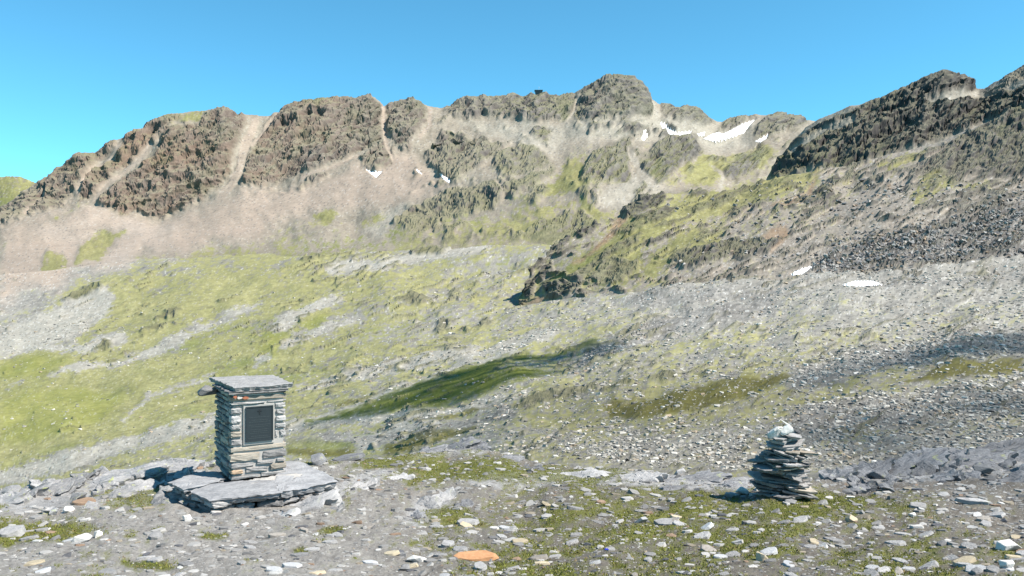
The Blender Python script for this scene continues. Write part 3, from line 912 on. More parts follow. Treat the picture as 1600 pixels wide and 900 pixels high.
PX, PY, R = loft([FOOTB, FOOT, SP1, SPC, SPB], [6, 55, 90, 8], SPX, 1, (20, 20, 20, 3, 3))
spur = build_terrain("rocky_hill", PX, PY, R, SPX, M_HILL, 'spur')
spur["label"] = "craggy green and brown hill rising to the right edge with a boulder field at its foot"
# darker crag behind that spur
CGX = np.concatenate([np.arange(1198, 1662, STEP), np.linspace(1670, 2120, 30)])
CG0 = [(1198, 300, 330), (1270, 285, 300), (1330, 280, 296), (1427, 250, 294), (1513, 220, 290), (1600, 182, 285), (1800, 135, 285), (2120, 95, 285)]
CGS = [(1198, 284, 480), (1215, 250, 500), (1240, 216, 510), (1258, 197, 510), (1283, 185, 500), (1327, 168, 470), (1343, 168, 460), (1367, 163, 450), (1387, 155, 445), (1417, 139, 440), (1453, 120, 430), (1475, 114, 425), (1493, 121, 420), (1510, 121, 415), (1528, 136, 410),
       (1537, 136, 400), (1570, 117, 385), (1600, 100, 380), (1800, 20, 370), (2120, -60, 370)]
CGB = [(x, y + 60, r + 60) for x, y, r in CGS]
PX, PY, R = loft([CG0, CGS, CGB], [92, 8], CGX, 1)
crag = build_terrain("mountain", PX, PY, R, CGX, M_MOUNT, 'crag') if False else build_terrain("crag", PX, PY, R, CGX, M_MOUNT, 'crag')
crag["label"] = "dark jagged crag on the right skyline"
# far green shoulder at the left edge
FHX = np.concatenate([np.linspace(-520, -40, 30), np.arange(-36, 64, STEP)])
FH0 = [(-520, 420, 1500), (64, 330, 1500)]
FHS = [(-520, 330, 1900), (-150, 300, 1850), (-40, 284, 1800), (0, 277, 1800), (25, 275, 1800), (45, 280, 1800), (64, 290, 1800)]
FHB = [(x, y + 40, r + 200) for x, y, r in FHS]
PX, PY, R = loft([FH0, FHS, FHB], [50, 6], FHX, 1)
far = build_terrain("far_hill", PX, PY, R, FHX, M_MOUNT, 'far')
far["label"] = "distant green shoulder at the far left skyline"


def at_any(px, py, names):
    best = None
    for n in names:
        T = TERR[n]
        if px < T.xs[0] or px > T.xs[-1]:
            continue
        c = int(np.clip(np.interp(px, T.xs, np.arange(len(T.xs))), 0, len(T.xs) - 1))
        col = T.PY[:, c]
        if py > col.max() or py < col.min():
            continue
        p = at(n, px, py)
        if best is None or p.y < best.y:
            best = p
    return best


def pix(px, py, z):
    """point at height z seen in that photo direction"""
    r = z * F / (450.0 - py)
    return Vector((r * (px - 800.0) / F, r, z))


# ------------------------------------------------------------------ snow patches
def plain_mat(name, c, rough=0.8, spec=0.2, metal=0.0, nscale=None, namp=0.15):
    m, nt, b = new_mat(name)
    b.inputs["Roughness"].default_value = rough
    b.inputs["Specular IOR Level"].default_value = spec
    b.inputs["Metallic"].default_value = metal
    if nscale:
        tc = nd(nt, "ShaderNodeTexCoord")
        n = noise_tex(nt, tc.outputs["Object"], nscale, 6.0, 0.65)
        nt.links.new(mixcol(nt, n, tuple(x * (1 - namp) for x in c), tuple(min(1, x * (1 + namp)) for x in c)), b.inputs["Base Color"])
    else:
        b.inputs["Base Color"].default_value = (*c, 1)
    return m


M_SNOW = plain_mat("old_snow", (0.76, 0.755, 0.75), 0.7, 0.2, nscale=0.18, namp=0.22)


def snow_patch(poly, label):
    A = np.array(poly, float)
    st = 0.8
    gx = np.arange(A[:, 0].min() - 1, A[:, 0].max() + 1.01, st)
    gy = np.arange(A[:, 1].min() - 1, A[:, 1].max() + 1.01, st)
    X, Y = np.meshgrid(gx, gy)
    sd = poly_sd(X.ravel(), Y.ravel(), poly) + 0.7 * np.sin(X.ravel() * 1.3 + 0.6 * Y.ravel()) * 0.6
    sd = sd.reshape(X.shape)
    keep = sd > -st * 0.8
    verts, index = [], {}
    for j in range(X.shape[0]):
        for i in range(X.shape[1]):
            if keep[j, i]:
                p = at_any(X[j, i], Y[j, i], ["mountain", "hillside", "rocky_hill"])
                u = p.y / F
                edge = min(max(sd[j, i] / 1.5, -0.5), 1.0)
                index[(j, i)] = len(verts)
                k_ = 3.0 if Y[j, i] > 400 else 1.0
                verts.append((p.x, p.y - 1.2 * u * k_, p.z + u * k_ * (0.25 + 0.75 * edge)))
    faces = []
    for j in range(X.shape[0] - 1):
        for i in range(X.shape[1] - 1):
            q = [(j, i), (j, i + 1), (j + 1, i + 1), (j + 1, i)]
            if all(k in index for k in q):
                faces.append([index[k] for k in q][::-1])
    if not faces:
        return
    me = bpy.data.meshes.new("snow_patch")
    me.from_pydata(verts, [], faces)
    me.materials.append(M_SNOW)
    for p in me.polygons:
        p.use_smooth = True
    o = link(bpy.data.objects.new("snow_patch", me))
    tag(o, label, "snow patch", "snow patches left on the mountains")


for q, l in SNOW:
    snow_patch(q, l)


# ------------------------------------------------------------------ stone shapes
def hull_mesh(name, pts, mat, bevel=0.0):
    bm = bmesh.new()
    for p in pts:
        bm.verts.new(p)
    res = bmesh.ops.convex_hull(bm, input=bm.verts)
    junk = [v for v in bm.verts if not v.link_faces]
    bmesh.ops.delete(bm, geom=junk, context='VERTS')
    if bevel > 0:
        bmesh.ops.bevel(bm, geom=list(bm.edges), offset=bevel, segments=1, affect='EDGES', profile=0.6)
    bmesh.ops.triangulate(bm, faces=list(bm.faces))
    bm.normal_update()
    me = bpy.data.meshes.new(name)
    bm.to_mesh(me)
    bm.free()
    if mat is not None:
        me.materials.append(mat)
    return me


def slate_points(R_, n=7, flat=0.3, elong=1.5):
    """unit-length flat stone: broken outline, thin"""
    pts = []
    a0 = R_.random() * 6.28
    for i in range(n):
        a = a0 + 6.283 * (i + R_.uniform(-0.35, 0.35)) / n
        rr = R_.uniform(0.38, 0.55)
        x, y = rr * math.cos(a), rr * math.sin(a) / elong
        t = flat * R_.uniform(0.35, 0.55)
        pts.append((x * R_.uniform(0.82, 0.98), y * R_.uniform(0.82, 0.98), t + R_.uniform(-0.04, 0.04) * flat))
        pts.append((x, y, -t * R_.uniform(0.2, 1.0)))
    return pts


def arrays(me):
    V = np.empty(len(me.vertices) * 3, np.float32)
    me.vertices.foreach_get("co", V)
    T = np.array([tuple(p.vertices) for p in me.polygons], np.int32)
    return V.reshape(-1, 3), T


R0 = random.Random(11)
LIB_FLAT = [arrays(hull_mesh("flat_stone", slate_points(R0, R0.choice([5, 6, 7]), R0.uniform(0.16, 0.34), R0.uniform(1.1, 2.0)), None)) for _ in range(22)]
LIB_LUMP = []
for _ in range(14):
    pts = []
    for i in range(9):
        v = Vector((R0.gauss(0, 1), R0.gauss(0, 1), R0.gauss(0, 1))).normalized()
        pts.append((v.x * 0.5, v.y * R0.uniform(0.3, 0.45), v.z * R0.uniform(0.2, 0.36)))
    LIB_LUMP.append(arrays(hull_mesh("lump_stone", pts, None)))
PALETTE = np.array([(.27, .26, .25), (.34, .33, .315), (.42, .405, .385), (.21, .203, .198), (.52, .50, .475), (.34, .29, .22), (.13, .13, .14), (.29, .20, .14), (.58, .57, .55)])
PALW = np.array([.22, .24, .17, .12, .08, .06, .05, .03, .03])


def rot_frames(N, yaw, tilt_ax, tilt):
    """columns x,y,z of frames whose z follows N, turned by yaw"""
    z = N + tilt[:, None] * tilt_ax
    z /= np.linalg.norm(z, axis=1)[:, None]
    x = np.stack([np.cos(yaw), np.sin(yaw), np.zeros_like(yaw)], 1)
    x -= z * (x * z).sum(1)[:, None]
    x /= np.linalg.norm(x, axis=1)[:, None]
    y = np.cross(z, x)
    return np.stack([x, y, z], 2)


def scatter_mesh(name, pos, frames, size, col, lib, mat, rg):
    pick = rg.integers(0, len(lib), len(pos))
    VV, TT, CC = [], [], []
    off = 0
    for k, (V, T) in enumerate(lib):
        ids = np.nonzero(pick == k)[0]
        if not len(ids):
            continue
        W = np.einsum('nij,vj->nvi', frames[ids], V) * size[ids][:, None, None] + pos[ids][:, None, :]
        VV.append(W.reshape(-1, 3))
        base = off + np.arange(len(ids))[:, None, None] * len(V)
        TT.append((T[None] + base).reshape(-1, 3))
        CC.append(np.repeat(col[ids], len(V), 0))
        off += len(ids) * len(V)
    return np_mesh(name, np.concatenate(VV), np.concatenate(TT), mat, np.concatenate(CC))


def pick_points(T, weight, n, rg):
    w = weight.ravel().astype(float)
    w = np.clip(w, 0, None)
    w /= w.sum()
    nr, nc = weight.shape
    idx = rg.choice(len(w), n, p=w)
    j, i = np.unravel_index(idx, (nr, nc))
    j = np.clip(j, 0, nr - 2)
    i = np.clip(i, 0, nc - 2)
    u, v = rg.random(n)[:, None], rg.random(n)[:, None]
    P = T.P
    pos = (P[j, i] * (1 - u) + P[j, i + 1] * u) * (1 - v) + (P[j + 1, i] * (1 - u) + P[j + 1, i + 1] * u) * v
    return pos, j, i


def cell_area(T):
    du = np.gradient(T.P, axis=1)
    dv = np.gradient(T.P, axis=0)
    return np.linalg.norm(np.cross(du, dv), axis=-1)


# keep-clear rounds for the pillar and the cairn
PIL = np.array([-2.98, 8.3])
CAIRN_POS = at("ground", 1221, 779)
KEEP = [(PIL[0], PIL[1], 0.75), (CAIRN_POS.x, CAIRN_POS.y, 0.3)]

# ------------------------------------------------------------------ stones of the near ground
rg = np.random.default_rng(21)
TG = TERR["ground"]
inview = (TG.PX > -260) & (TG.PX < 1900) & (TG.PY < 1000)
inview[-9:] = False
area = cell_area(TG)
NST = 31000
dens = area * inview * (1.0 - 0.5 * TG.moss) * (0.85 + 0.15 * sstep(300, 1100, TG.PX))
pos, jj, ii = pick_points(TG, dens, NST, rg)
u = rg.random(NST)
a_ = 1.45
smin, smax = 0.013, 0.26
size = (smin ** -a_ + u * (smax ** -a_ - smin ** -a_)) ** (-1 / a_)
lim = np.interp(pos[:, 0] / pos[:, 1] * F + 800, [0, 300, 600, 900, 1600], [0.17, 0.14, 0.15, 0.20, 0.22])
size = np.minimum(size, lim * rg.uniform(0.6, 1.0, NST) + 0.01)
ok = np.ones(NST, bool)
for kx, ky, kr in KEEP:
    ok &= np.hypot(pos[:, 0] - kx, pos[:, 1] - ky) > kr
pos, jj, ii, size = pos[ok], jj[ok], ii[ok], size[ok]
n = len(pos)
yaw = rg.normal(0.15, 0.7, n) + np.where(rg.random(n) < 0.5, 0, math.pi)
Nn = TG.N[jj, ii] * 0.35 + np.array([0, 0, 0.65])
tilt = np.abs(rg.normal(0.0, 0.16, n))
ax = rg.normal(size=(n, 3)) * np.array([1, 1, 0.0]) + np.array([-0.5, -0.2, 0])
fr = rot_frames(Nn, yaw, ax, tilt)
col = PALETTE[rg.choice(len(PALETTE), n, p=PALW / PALW.sum())] * rg.uniform(0.55, 0.92, (n, 1))
pos[:, 2] -= size * 0.02
order = np.argsort(-size / pos[:, 1])
big, rest = order[:290], order[290:]
gm = scatter_mesh("gravel", pos[rest], fr[rest], size[rest], col[rest], LIB_FLAT, M_GRAVEL, rg)
o = link(bpy.data.objects.new("gravel", gm), ground)
o["kind"] = "stuff"
STONE_MATS = [M_SLATE, M_SLATE, M_SLATE, stone_mat("pale_slate", (0.31, 0.31, 0.315), (0.45, 0.445, 0.44), 9.0, lichen=0.2), M_SLATE_DARK, M_TAN, stone_mat("brown_grey_slate", (0.20, 0.175, 0.15), (0.33, 0.30, 0.265), 8.0)]
proto = []
for k in range(16):
    me = hull_mesh("stone", slate_points(R0, R0.choice([7, 8, 9]), R0.uniform(0.14, 0.28), R0.uniform(1.2, 2.1)), STONE_MATS[k % len(STONE_MATS)], 0.012)
    proto.append(me)
for k in big:
    o = bpy.data.objects.new("stone", proto[int(rg.integers(len(proto)))])
    M4 = np.eye(4)
    M4[:3, :3] = fr[k] * size[k]
    M4[:3, 3] = pos[k] + np.array([0, 0, size[k] * 0.03])
    o.matrix_world = Matrix(M4.tolist())
    link(o)
    o.parent = ground

# ------------------------------------------------------------------ short grass and moss blades
M_GRASS, nt, b = new_mat("short_alpine_grass")
at_ = nd(nt, "ShaderNodeAttribute", attribute_name="alb")
nt.links.new(at_.outputs["Color"], b.inputs["Base Color"])
b.inputs["Roughness"].default_value = 0.7
NG = 16000
posg, jg, ig = pick_points(TG, np.sqrt(area) * inview * sstep(0.35, 0.8, TG.moss), NG, rg)
nb = 6
base = np.repeat(posg, nb, 0) + rg.normal(size=(NG * nb, 3)) * np.array([0.018, 0.018, 0.0])
ang = rg.random(NG * nb) * 6.283
hgt = rg.uniform(0.004, 0.015, NG * nb) * np.repeat(rg.uniform(0.6, 1.3, NG), nb)
wid = rg.uniform(0.003, 0.0065, NG * nb)
lean = rg.normal(size=(NG * nb, 2)) * 0.6
d = np.stack([np.cos(ang), np.sin(ang), np.zeros_like(ang)], 1)
v0 = base - d * wid[:, None] - np.array([0, 0, 0.003])
v1 = base + d * wid[:, None] - np.array([0, 0, 0.003])
v2 = base + np.stack([lean[:, 0] * hgt, lean[:, 1] * hgt, hgt], 1)
V = np.stack([v0, v1, v2], 1).reshape(-1, 3)
T = np.arange(len(V)).reshape(-1, 3)
gc = np.array([(.125, .14, .024), (.155, .16, .034), (.19, .175, .05), (.18, .13, .06), (.10, .115, .022)])
cg = np.repeat(gc[rg.choice(5, NG, p=[.3, .3, .2, .1, .1])], nb, 0) * rg.uniform(0.75, 1.25, (NG * nb, 1))
o = link(bpy.data.objects.new("grass", np_mesh("grass", V, T, M_GRASS, np.repeat(cg, 3, 0))))
tag(o, "short yellow-green moss and grass between the stones of the foreground", "grass", kind="stuff")

# ------------------------------------------------------------------ rubble on the slope behind and the boulder field
TH = TERR["hillside"]
vis = (TH.PX > -130) & (TH.PX < 1800) & (TH.R > 12.5) & (TH.R < 330)
vis[:13] = False
gfrac = grass_frac(TH.PX.ravel(), TH.PY.ravel()).reshape(TH.PX.shape)
lum = TH.col.mean(-1) / (TH.col[..., 1] + 1e-4)
bare = sstep(0.72, 0.95, TH.col[..., 2] / (TH.col[..., 1] + 1e-4))
near_r = sstep(520, 600, TH.PY + 0.10 * (TH.PX - 1000)) * sstep(700, 950, TH.PX)
dens = vis * (1 + 1.6 * near_r) * (0.10 + bare) * (0.45 + 0.55 * sstep(560, 950, TH.PX)) * np.exp(1.1 * np.clip(TH.Vb, -1.5, 1.5) + 0.7 * np.clip(TH.Va, -1.5, 1.5))
NH = 31000
posh, jh, ih = pick_points(TH, dens, NH, rg)
rh = TH.R[jh, ih]
pxs = 1.8 + (8.0 + 2.0 * near_r[jh, ih]) * rg.random(NH) ** 4.0
sz = np.minimum(pxs * rh / F * 1.15, 1.5)
sz = np.minimum(sz, 0.10 + 0.25 * rg.random(NH) + rh * 0.004)
yaw = rg.normal(0.2, 0.8, NH)
fr = rot_frames(TH.N[jh, ih] * 0.5 + np.array([0, 0, 0.5]), yaw, rg.normal(size=(NH, 3)) * np.array([1, 1, 0]), np.abs(rg.normal(0, 0.14, NH)))
pal = np.array([(.27, .255, .225), (.34, .32, .285), (.43, .41, .365), (.18, .172, .16), (.31, .25, .18), (.10, .098, .095), (.55, .53, .49)])
ch = pal[rg.choice(7, NH, p=[.27, .27, .15, .14, .07, .06, .04])] * rg.uniform(0.85, 1.15, (NH, 1))
posh[:, 2] += sz * 0.05
o = link(bpy.data.objects.new("rubble", scatter_mesh("rubble", posh, fr, sz, ch, LIB_FLAT[:12] + LIB_LUMP[:6], M_GRAVEL, rg)))
tag(o, "loose grey rubble strewn over the slope behind the cairn", "rubble", kind="stuff")
TS = TERR["rocky_hill"]
mk = np.zeros(TS.PX.size, np.float32)
for q in DARKBOULD:
    polymask(TS.PX.ravel().astype(np.float32), TS.PY.ravel().astype(np.float32), q, 26, (9 * TS.Vb).ravel(), mk)
mk = mk.reshape(TS.PX.shape) * np.exp(1.0 * np.clip(TS.Vb, -1.5, 1.5) + 0.8 * np.clip(TS.Va, -1.5, 1.5))
sc_ = sstep(1000, 1300, TS.PX) * (TS.PY > 285) * 0.10
NB = 6500
for q, _l in SNOW:
    mk *= 1 - polymask(TS.PX.ravel().astype(np.float32), TS.PY.ravel().astype(np.float32) - 4, q, 5).reshape(TS.PX.shape)
    sc_ = sc_ * (mk >= 0)
posb, jb, ib = pick_points(TS, (mk + sc_) * (TS.PX < 1800), NB, rg)
rb = TS.R[jb, ib]
szb = (1.8 + 9.0 * rg.random(NB) ** 4.0) * rb / F
fr = rot_frames(TS.N[jb, ib] * 0.5 + np.array([0, 0, 0.5]), rg.normal(0.2, 1.0, NB), rg.normal(size=(NB, 3)) * np.array([1, 1, 0]), np.abs(rg.normal(0, 0.5, NB)))
palb = np.array([(.10, .10, .105), (.16, .155, .155), (.24, .23, .22), (.32, .30, .28), (.25, .19, .14)])
cb = palb[rg.choice(5, NB, p=[.2, .25, .23, .2, .12])] * rg.uniform(0.85, 1.15, (NB, 1))
posb[:, 2] += szb * 0.15
o = link(bpy.data.objects.new("boulder_field", scatter_mesh("boulder_field", posb, fr, szb, cb, LIB_LUMP, M_GRAVEL, rg)))
tag(o, "dark field of tumbled boulders at the foot of the right-hand hill", "boulder field", kind="stuff")


# ------------------------------------------------------------------ slabs with broken, layered edges
def ragged_slab(name, outline, ztop, thick, seed, mat, parent=None, rough=0.02, seg=0.05, layers=4, undul=0.008, taper=0.05):
    """outline: list of (x, y); ztop(x, y) height of the upper face"""
    R_ = random.Random(seed)
    pts = []
    m = len(outline)
    for i in range(m):
        a, b_ = Vector(outline[i]).to_2d(), Vector(outline[(i + 1) % m]).to_2d()
        k = max(2, int((b_ - a).length / seg))
        for t in range(k):
            p = a.lerp(b_, t / k)
            nrm = Vector((b_.y - a.y, a.x - b_.x)).normalized()
            p += nrm * (R_.uniform(-1, 1) * rough + math.sin(t * 1.7 + i) * rough * 0.4) * (0.35 if t == 0 else 1)
            pts.append(p)
    c = sum(pts, Vector((0, 0))) / len(pts)
    bm = bmesh.new()
    n_ = len(pts)
    rings = []
    sh = Vector((seed * 3.7, seed * 1.3, 0.0))

    def face_z(x, y):
        q = Vector((x * 2.2, y * 8.0, 0)) + sh
        a_ = mnoise.noise(q) + 0.5 * mnoise.noise(q * 2.3)
        return ztop(x, y) + undul * (1.6 * (math.floor(a_ * 3.0) / 3.0) + 0.7 * a_)
    for q in (0.16, 0.34, 0.50, 0.65, 0.79, 0.91):
        ring = []
        for p in pts:
            w = c.lerp(p, q)
            ring.append(bm.verts.new((w.x, w.y, face_z(w.x, w.y))))
        rings.append(ring)
    cv = bm.verts.new((c.x, c.y, face_z(c.x, c.y)))
    rim = [bm.verts.new((p.x, p.y, face_z(p.x, p.y) - R_.uniform(0, 1.0) * undul)) for p in pts]
    rings.append(rim)
    for l in range(1, layers + 1):
        f = l / layers
        inset = R_.uniform(-0.6, 1.0) * rough + taper * f
        ring = []
        for p in pts:
            dirv = (c - p).normalized()
            w = p + dirv * (inset + R_.uniform(-0.35, 0.35) * rough)
            ring.append(bm.verts.new((w.x, w.y, ztop(w.x, w.y) - thick * f * R_.uniform(0.85, 1.1))))
        rings.append(ring)
    for i in range(n_):
        j = (i + 1) % n_
        bm.faces.new((cv, rings[0][i], rings[0][j]))
        for a, b_ in zip(rings[:-1], rings[1:]):
            bm.faces.new((a[i], b_[i], b_[j], a[j]))
    bm.faces.new(list(reversed(rings[-1])))
    bmesh.ops.recalc_face_normals(bm, faces=list(bm.faces))
    return bm_object(name, bm, mat, parent)


def block(name, lo, hi, seed, mat, parent, rough=0.008, cuts=3):
    """hand-dressed stone filling the box lo..hi, edges knocked off"""
    R_ = random.Random(seed)
    lo, hi = Vector(lo), Vector(hi)
    c, hs = (lo + hi) / 2, (hi - lo) / 2
    bm = bmesh.new()
    bmesh.ops.create_cube(bm, size=2.0)
    bmesh.ops.subdivide_edges(bm, edges=list(bm.edges), cuts=cuts, use_grid_fill=True)
    sk = R_.uniform(-0.10, 0.10)
    for v in bm.verts:
        p = v.co.copy()
        near = sum(1 for k in range(3) if abs(p[k]) > 0.99)
        q = Vector((p.x * hs.x, p.y * hs.y, p.z * hs.z))
        if near >= 2:
            for k in range(3):
                if abs(p[k]) > 0.99:
                    q[k] -= math.copysign(min(rough * R_.uniform(0.5, 1.6), hs[k] * 0.3), p[k])
        q += Vector((R_.uniform(-1, 1), R_.uniform(-1, 1), R_.uniform(-1, 1) * 0.7)) * rough * 0.55
        q.z += sk * q.x * 0.25
        v.co = c + q
    bmesh.ops.recalc_face_normals(bm, faces=list(bm.faces))
    return bm_object(name, bm, mat, parent)


def boulder_mesh(seed, sx, sy, sz, mat, npt=22, bev=0.03):
    npt = int(npt * 0.6)
    R_ = random.Random(seed)
    pts = []
    for i in range(npt):
        v = Vector((R_.gauss(0, 1), R_.gauss(0, 1), R_.gauss(0, 1))).normalized()
        k = R_.uniform(0.82, 1.05)
        pts.append((math.copysign(abs(v.x) ** 0.92, v.x) * sx * 0.55 * k, math.copysign(abs(v.y) ** 0.92, v.y) * sy * 0.55 * k, math.copysign(abs(v.z) ** 0.9, v.z) * sz * 0.5 * k))
    return hull_mesh("boulder", pts, mat, min(sx, sy, sz) * bev)


# ------------------------------------------------------------------ memorial pillar
TH_ = math.radians(31.0)
UX = Vector((math.cos(TH_), math.sin(TH_), 0))
UY = Vector((-math.sin(TH_), math.cos(TH_), 0))
PW, PD_, Z0, ZT = 0.555, 0.84, -1.965, -1.068
CORNER = Vector((-2.862, 8.2, 0))
PH = ZT - Z0
pil = empty("memorial_pillar", (CORNER.x, CORNER.y, Z0), TH_)
tag(pil, "memorial pillar of stacked slate stones with a dark plaque and a flat slab roof", "memorial")


def to_local(p):
    d_ = Vector(p) - Vector((CORNER.x, CORNER.y, Z0))
    return Vector((d_.dot(UX), d_.dot(UY), d_.z))


M_MORTAR = plain_mat("pale_mortar", (0.34, 0.32, 0.295), 0.95, 0.1, nscale=30.0, namp=0.25)
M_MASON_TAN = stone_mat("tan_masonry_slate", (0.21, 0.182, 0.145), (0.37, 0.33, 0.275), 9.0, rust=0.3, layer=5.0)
M_MASON_BRN = stone_mat("brown_masonry_slate", (0.25, 0.17, 0.11), (0.35, 0.26, 0.18), 9.0, layer=5.0)
M_MASON_PALE = stone_mat("pale_masonry_slate", (0.21, 0.20, 0.195), (0.42, 0.40, 0.38), 10.0, rust=0.12, layer=4.0)
bm = bmesh.new()
bmesh.ops.create_cube(bm, size=1.0)
for v in bm.verts:
    v.co = Vector(((v.co.x + 0.5) * (PW - 0.05) + 0.025, (v.co.y + 0.5) * (PD_ - 0.05) + 0.022, (v.co.z + 0.5) * (PH - 0.01)))
bm_object("mortar_core", bm, M_MORTAR, pil)


def zz(y):
    return (850.0 - y) / 660.0 * PH


G_ = 0.007
front = [
    (0.0, 1.0, 192, 214, M_SLATE_DARK), (0.0, 1.0, 217, 263, M_MASON_TAN), (0.0, 0.62, 267, 288, M_MASON_PALE), (0.64, 1.0, 267, 284, M_MASON),
    (0.0, 0.21, 292, 302, M_MASON_PALE), (0.0, 0.20, 305, 358, M_MASON_PALE), (0.01, 0.18, 364, 430, M_MASON_PALE), (0.0, 0.19, 434, 478, M_MASON), (0.01, 0.20, 482, 536, M_MASON_TAN), (0.0, 0.215, 541, 597, M_MASON_PALE),
    (0.80, 1.0, 288, 332, M_MASON_PALE), (0.81, 1.0, 337, 385, M_MASON), (0.80, 0.99, 390, 440, M_MASON_PALE), (0.79, 1.0, 445, 490, M_MASON), (0.79, 0.86, 496, 560, M_MASON_PALE), (0.875, 1.0, 494, 560, M_MASON),
    (0.0, 1.0, 602, 645, M_MASON_TAN), (0.0, 0.52, 652, 716, M_MASON_TAN), (0.57, 1.0, 650, 716, M_MASON), (0.0, 0.42, 721, 768, M_MASON_PALE), (0.45, 0.78, 721, 756, M_MASON), (0.82, 1.0, 720, 748, M_MASON),
    (0.0, 0.22, 776, 812, M_MASON_BRN), (0.25, 0.68, 762, 810, M_MASON), (0.70, 1.0, 754, 806, M_MASON_TAN), (0.0, 0.50, 817, 852, M_MASON), (0.52, 1.0, 813, 852, M_MASON)]
rr = random.Random(5)
for k, (u0, u1, y0, y1, m_) in enumerate(front):
    pr = rr.uniform(-0.012, 0.006)
    xl = u0 * PW + (G_ * 0.5 if u0 > 0.02 else -rr.uniform(0.0, 0.018))
    xr = u1 * PW - (G_ * 0.5 if u1 < 0.98 else -rr.uniform(0.0, 0.012))
    block("stone", (xl, pr, zz(y1) + G_ * 0.4), (xr, 0.13, zz(y0) - G_ * 0.4), 100 + k, m_, pil, 0.007)
# courses of the other three sides
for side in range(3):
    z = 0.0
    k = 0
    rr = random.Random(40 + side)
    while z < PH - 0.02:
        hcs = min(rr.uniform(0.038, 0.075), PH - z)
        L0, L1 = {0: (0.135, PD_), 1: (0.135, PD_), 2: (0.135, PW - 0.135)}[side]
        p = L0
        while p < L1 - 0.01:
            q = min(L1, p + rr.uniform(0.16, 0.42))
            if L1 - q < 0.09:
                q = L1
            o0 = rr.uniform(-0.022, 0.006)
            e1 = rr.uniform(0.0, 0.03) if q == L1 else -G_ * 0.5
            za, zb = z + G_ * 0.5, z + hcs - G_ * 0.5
            m_ = rr.choice([M_MASON, M_SLATE_DARK, M_SLATE_DARK, M_MASON_TAN, M_MASON])  # darker slate mix puts the left face's shade into the stone colour
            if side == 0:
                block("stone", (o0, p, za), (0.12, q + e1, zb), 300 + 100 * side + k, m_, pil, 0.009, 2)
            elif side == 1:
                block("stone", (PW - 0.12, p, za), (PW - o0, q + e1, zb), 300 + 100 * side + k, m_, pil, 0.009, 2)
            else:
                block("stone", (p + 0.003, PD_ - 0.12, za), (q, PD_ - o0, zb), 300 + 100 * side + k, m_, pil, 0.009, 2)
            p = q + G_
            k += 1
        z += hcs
# roof slab, corners taken where the photograph shows them
lid = [to_local(pix(x, y, ZT + 0.056)) for x, y in ((327, 589), (367, 605), (412, 602), (458, 597.5), (442, 590), (425, 583.5), (375, 585.5))]
ragged_slab("cap_slab", [(p.x, p.y) for p in lid], lambda x, y: PH + 0.054 - 0.012 * x, 0.050, 8, M_SLATE, pil, 0.012, 0.035, 4, 0.004, 0.03)
under = [(-0.03, -0.025), (PW + 0.02, -0.02), (PW + 0.03, PD_ + 0.02), (-0.03, PD_ + 0.02)]
ragged_slab("cap_bedding", under, lambda x, y: PH + 0.006, 0.022, 9, M_SLATE_DARK, pil, 0.012, 0.05, 2, 0.003, 0.0)
# dark stone that juts out under the roof at the back left
me = boulder_mesh(3, 0.26, 0.22, 0.14, M_SLATE_DARK, 26, 0.06)
me.name = "projecting_stone"
o = link(bpy.data.objects.new("projecting_stone", me), pil)
o.location = (-0.085, 0.80, PH - 0.065)
# plaque
M_PLAQUE = plain_mat("dark_bronze_plaque", (0.022, 0.030, 0.034), 0.6, 0.3, 0.2, nscale=25.0, namp=0.3)
M_LETTER = plain_mat("worn_letter_relief", (0.045, 0.055, 0.058), 0.6, 0.3, 0.2)


def boxbm(bm, lo, hi):
    r_ = bmesh.ops.create_cube(bm, size=1.0)
    for v in r_["verts"]:
        v.co = Vector([lo[k] + (v.co[k] + 0.5) * (hi[k] - lo[k]) for k in range(3)])


def box_part(name, lo, hi, mat, parent, bev=0.0):
    bm = bmesh.new()
    boxbm(bm, lo, hi)
    if bev:
        bmesh.ops.bevel(bm, geom=list(bm.edges), offset=bev, segments=2, affect='EDGES', profile=0.5)
    return bm_object(name, bm, mat, parent)


px0, px1, pz0, pz1 = 0.255 * PW, 0.755 * PW, zz(572), zz(306)
box_part("mortar_surround", (0.215 * PW, 0.002, zz(596)), (0.785 * PW, 0.06, zz(290)), M_MORTAR, pil, 0.003)
plq = box_part("plaque", (px0, -0.010, pz0), (px1, 0.02, pz1), M_PLAQUE, pil, 0.002)
fw = 0.011
bm = bmesh.new()
boxbm(bm, (px0, -0.015, pz0), (px0 + fw, -0.0095, pz1))
boxbm(bm, (px1 - fw, -0.015, pz0), (px1, -0.0095, pz1))
boxbm(bm, (px0 + fw, -0.015, pz0), (px1 - fw, -0.0095, pz0 + fw))
boxbm(bm, (px0 + fw, -0.015, pz1 - fw), (px1 - fw, -0.0095, pz1))
bm_object("plaque_rim", bm, M_PLAQUE, plq)
cx = (px0 + px1) / 2
bm = bmesh.new()
boxbm(bm, (cx - 0.005, -0.0135, pz1 - 0.085), (cx + 0.005, -0.0095, pz1 - 0.030))
boxbm(bm, (cx - 0.022, -0.0135, pz1 - 0.055), (cx - 0.005, -0.0095, pz1 - 0.045))
boxbm(bm, (cx + 0.005, -0.0135, pz1 - 0.055), (cx + 0.022, -0.0095, pz1 - 0.045))
M_CROSS = plain_mat("black_cross", (0.012, 0.013, 0.015), 0.5, 0.4)
bm_object("cross", bm, M_CROSS, plq)
rr = random.Random(77)
zr = pz1 - 0.115
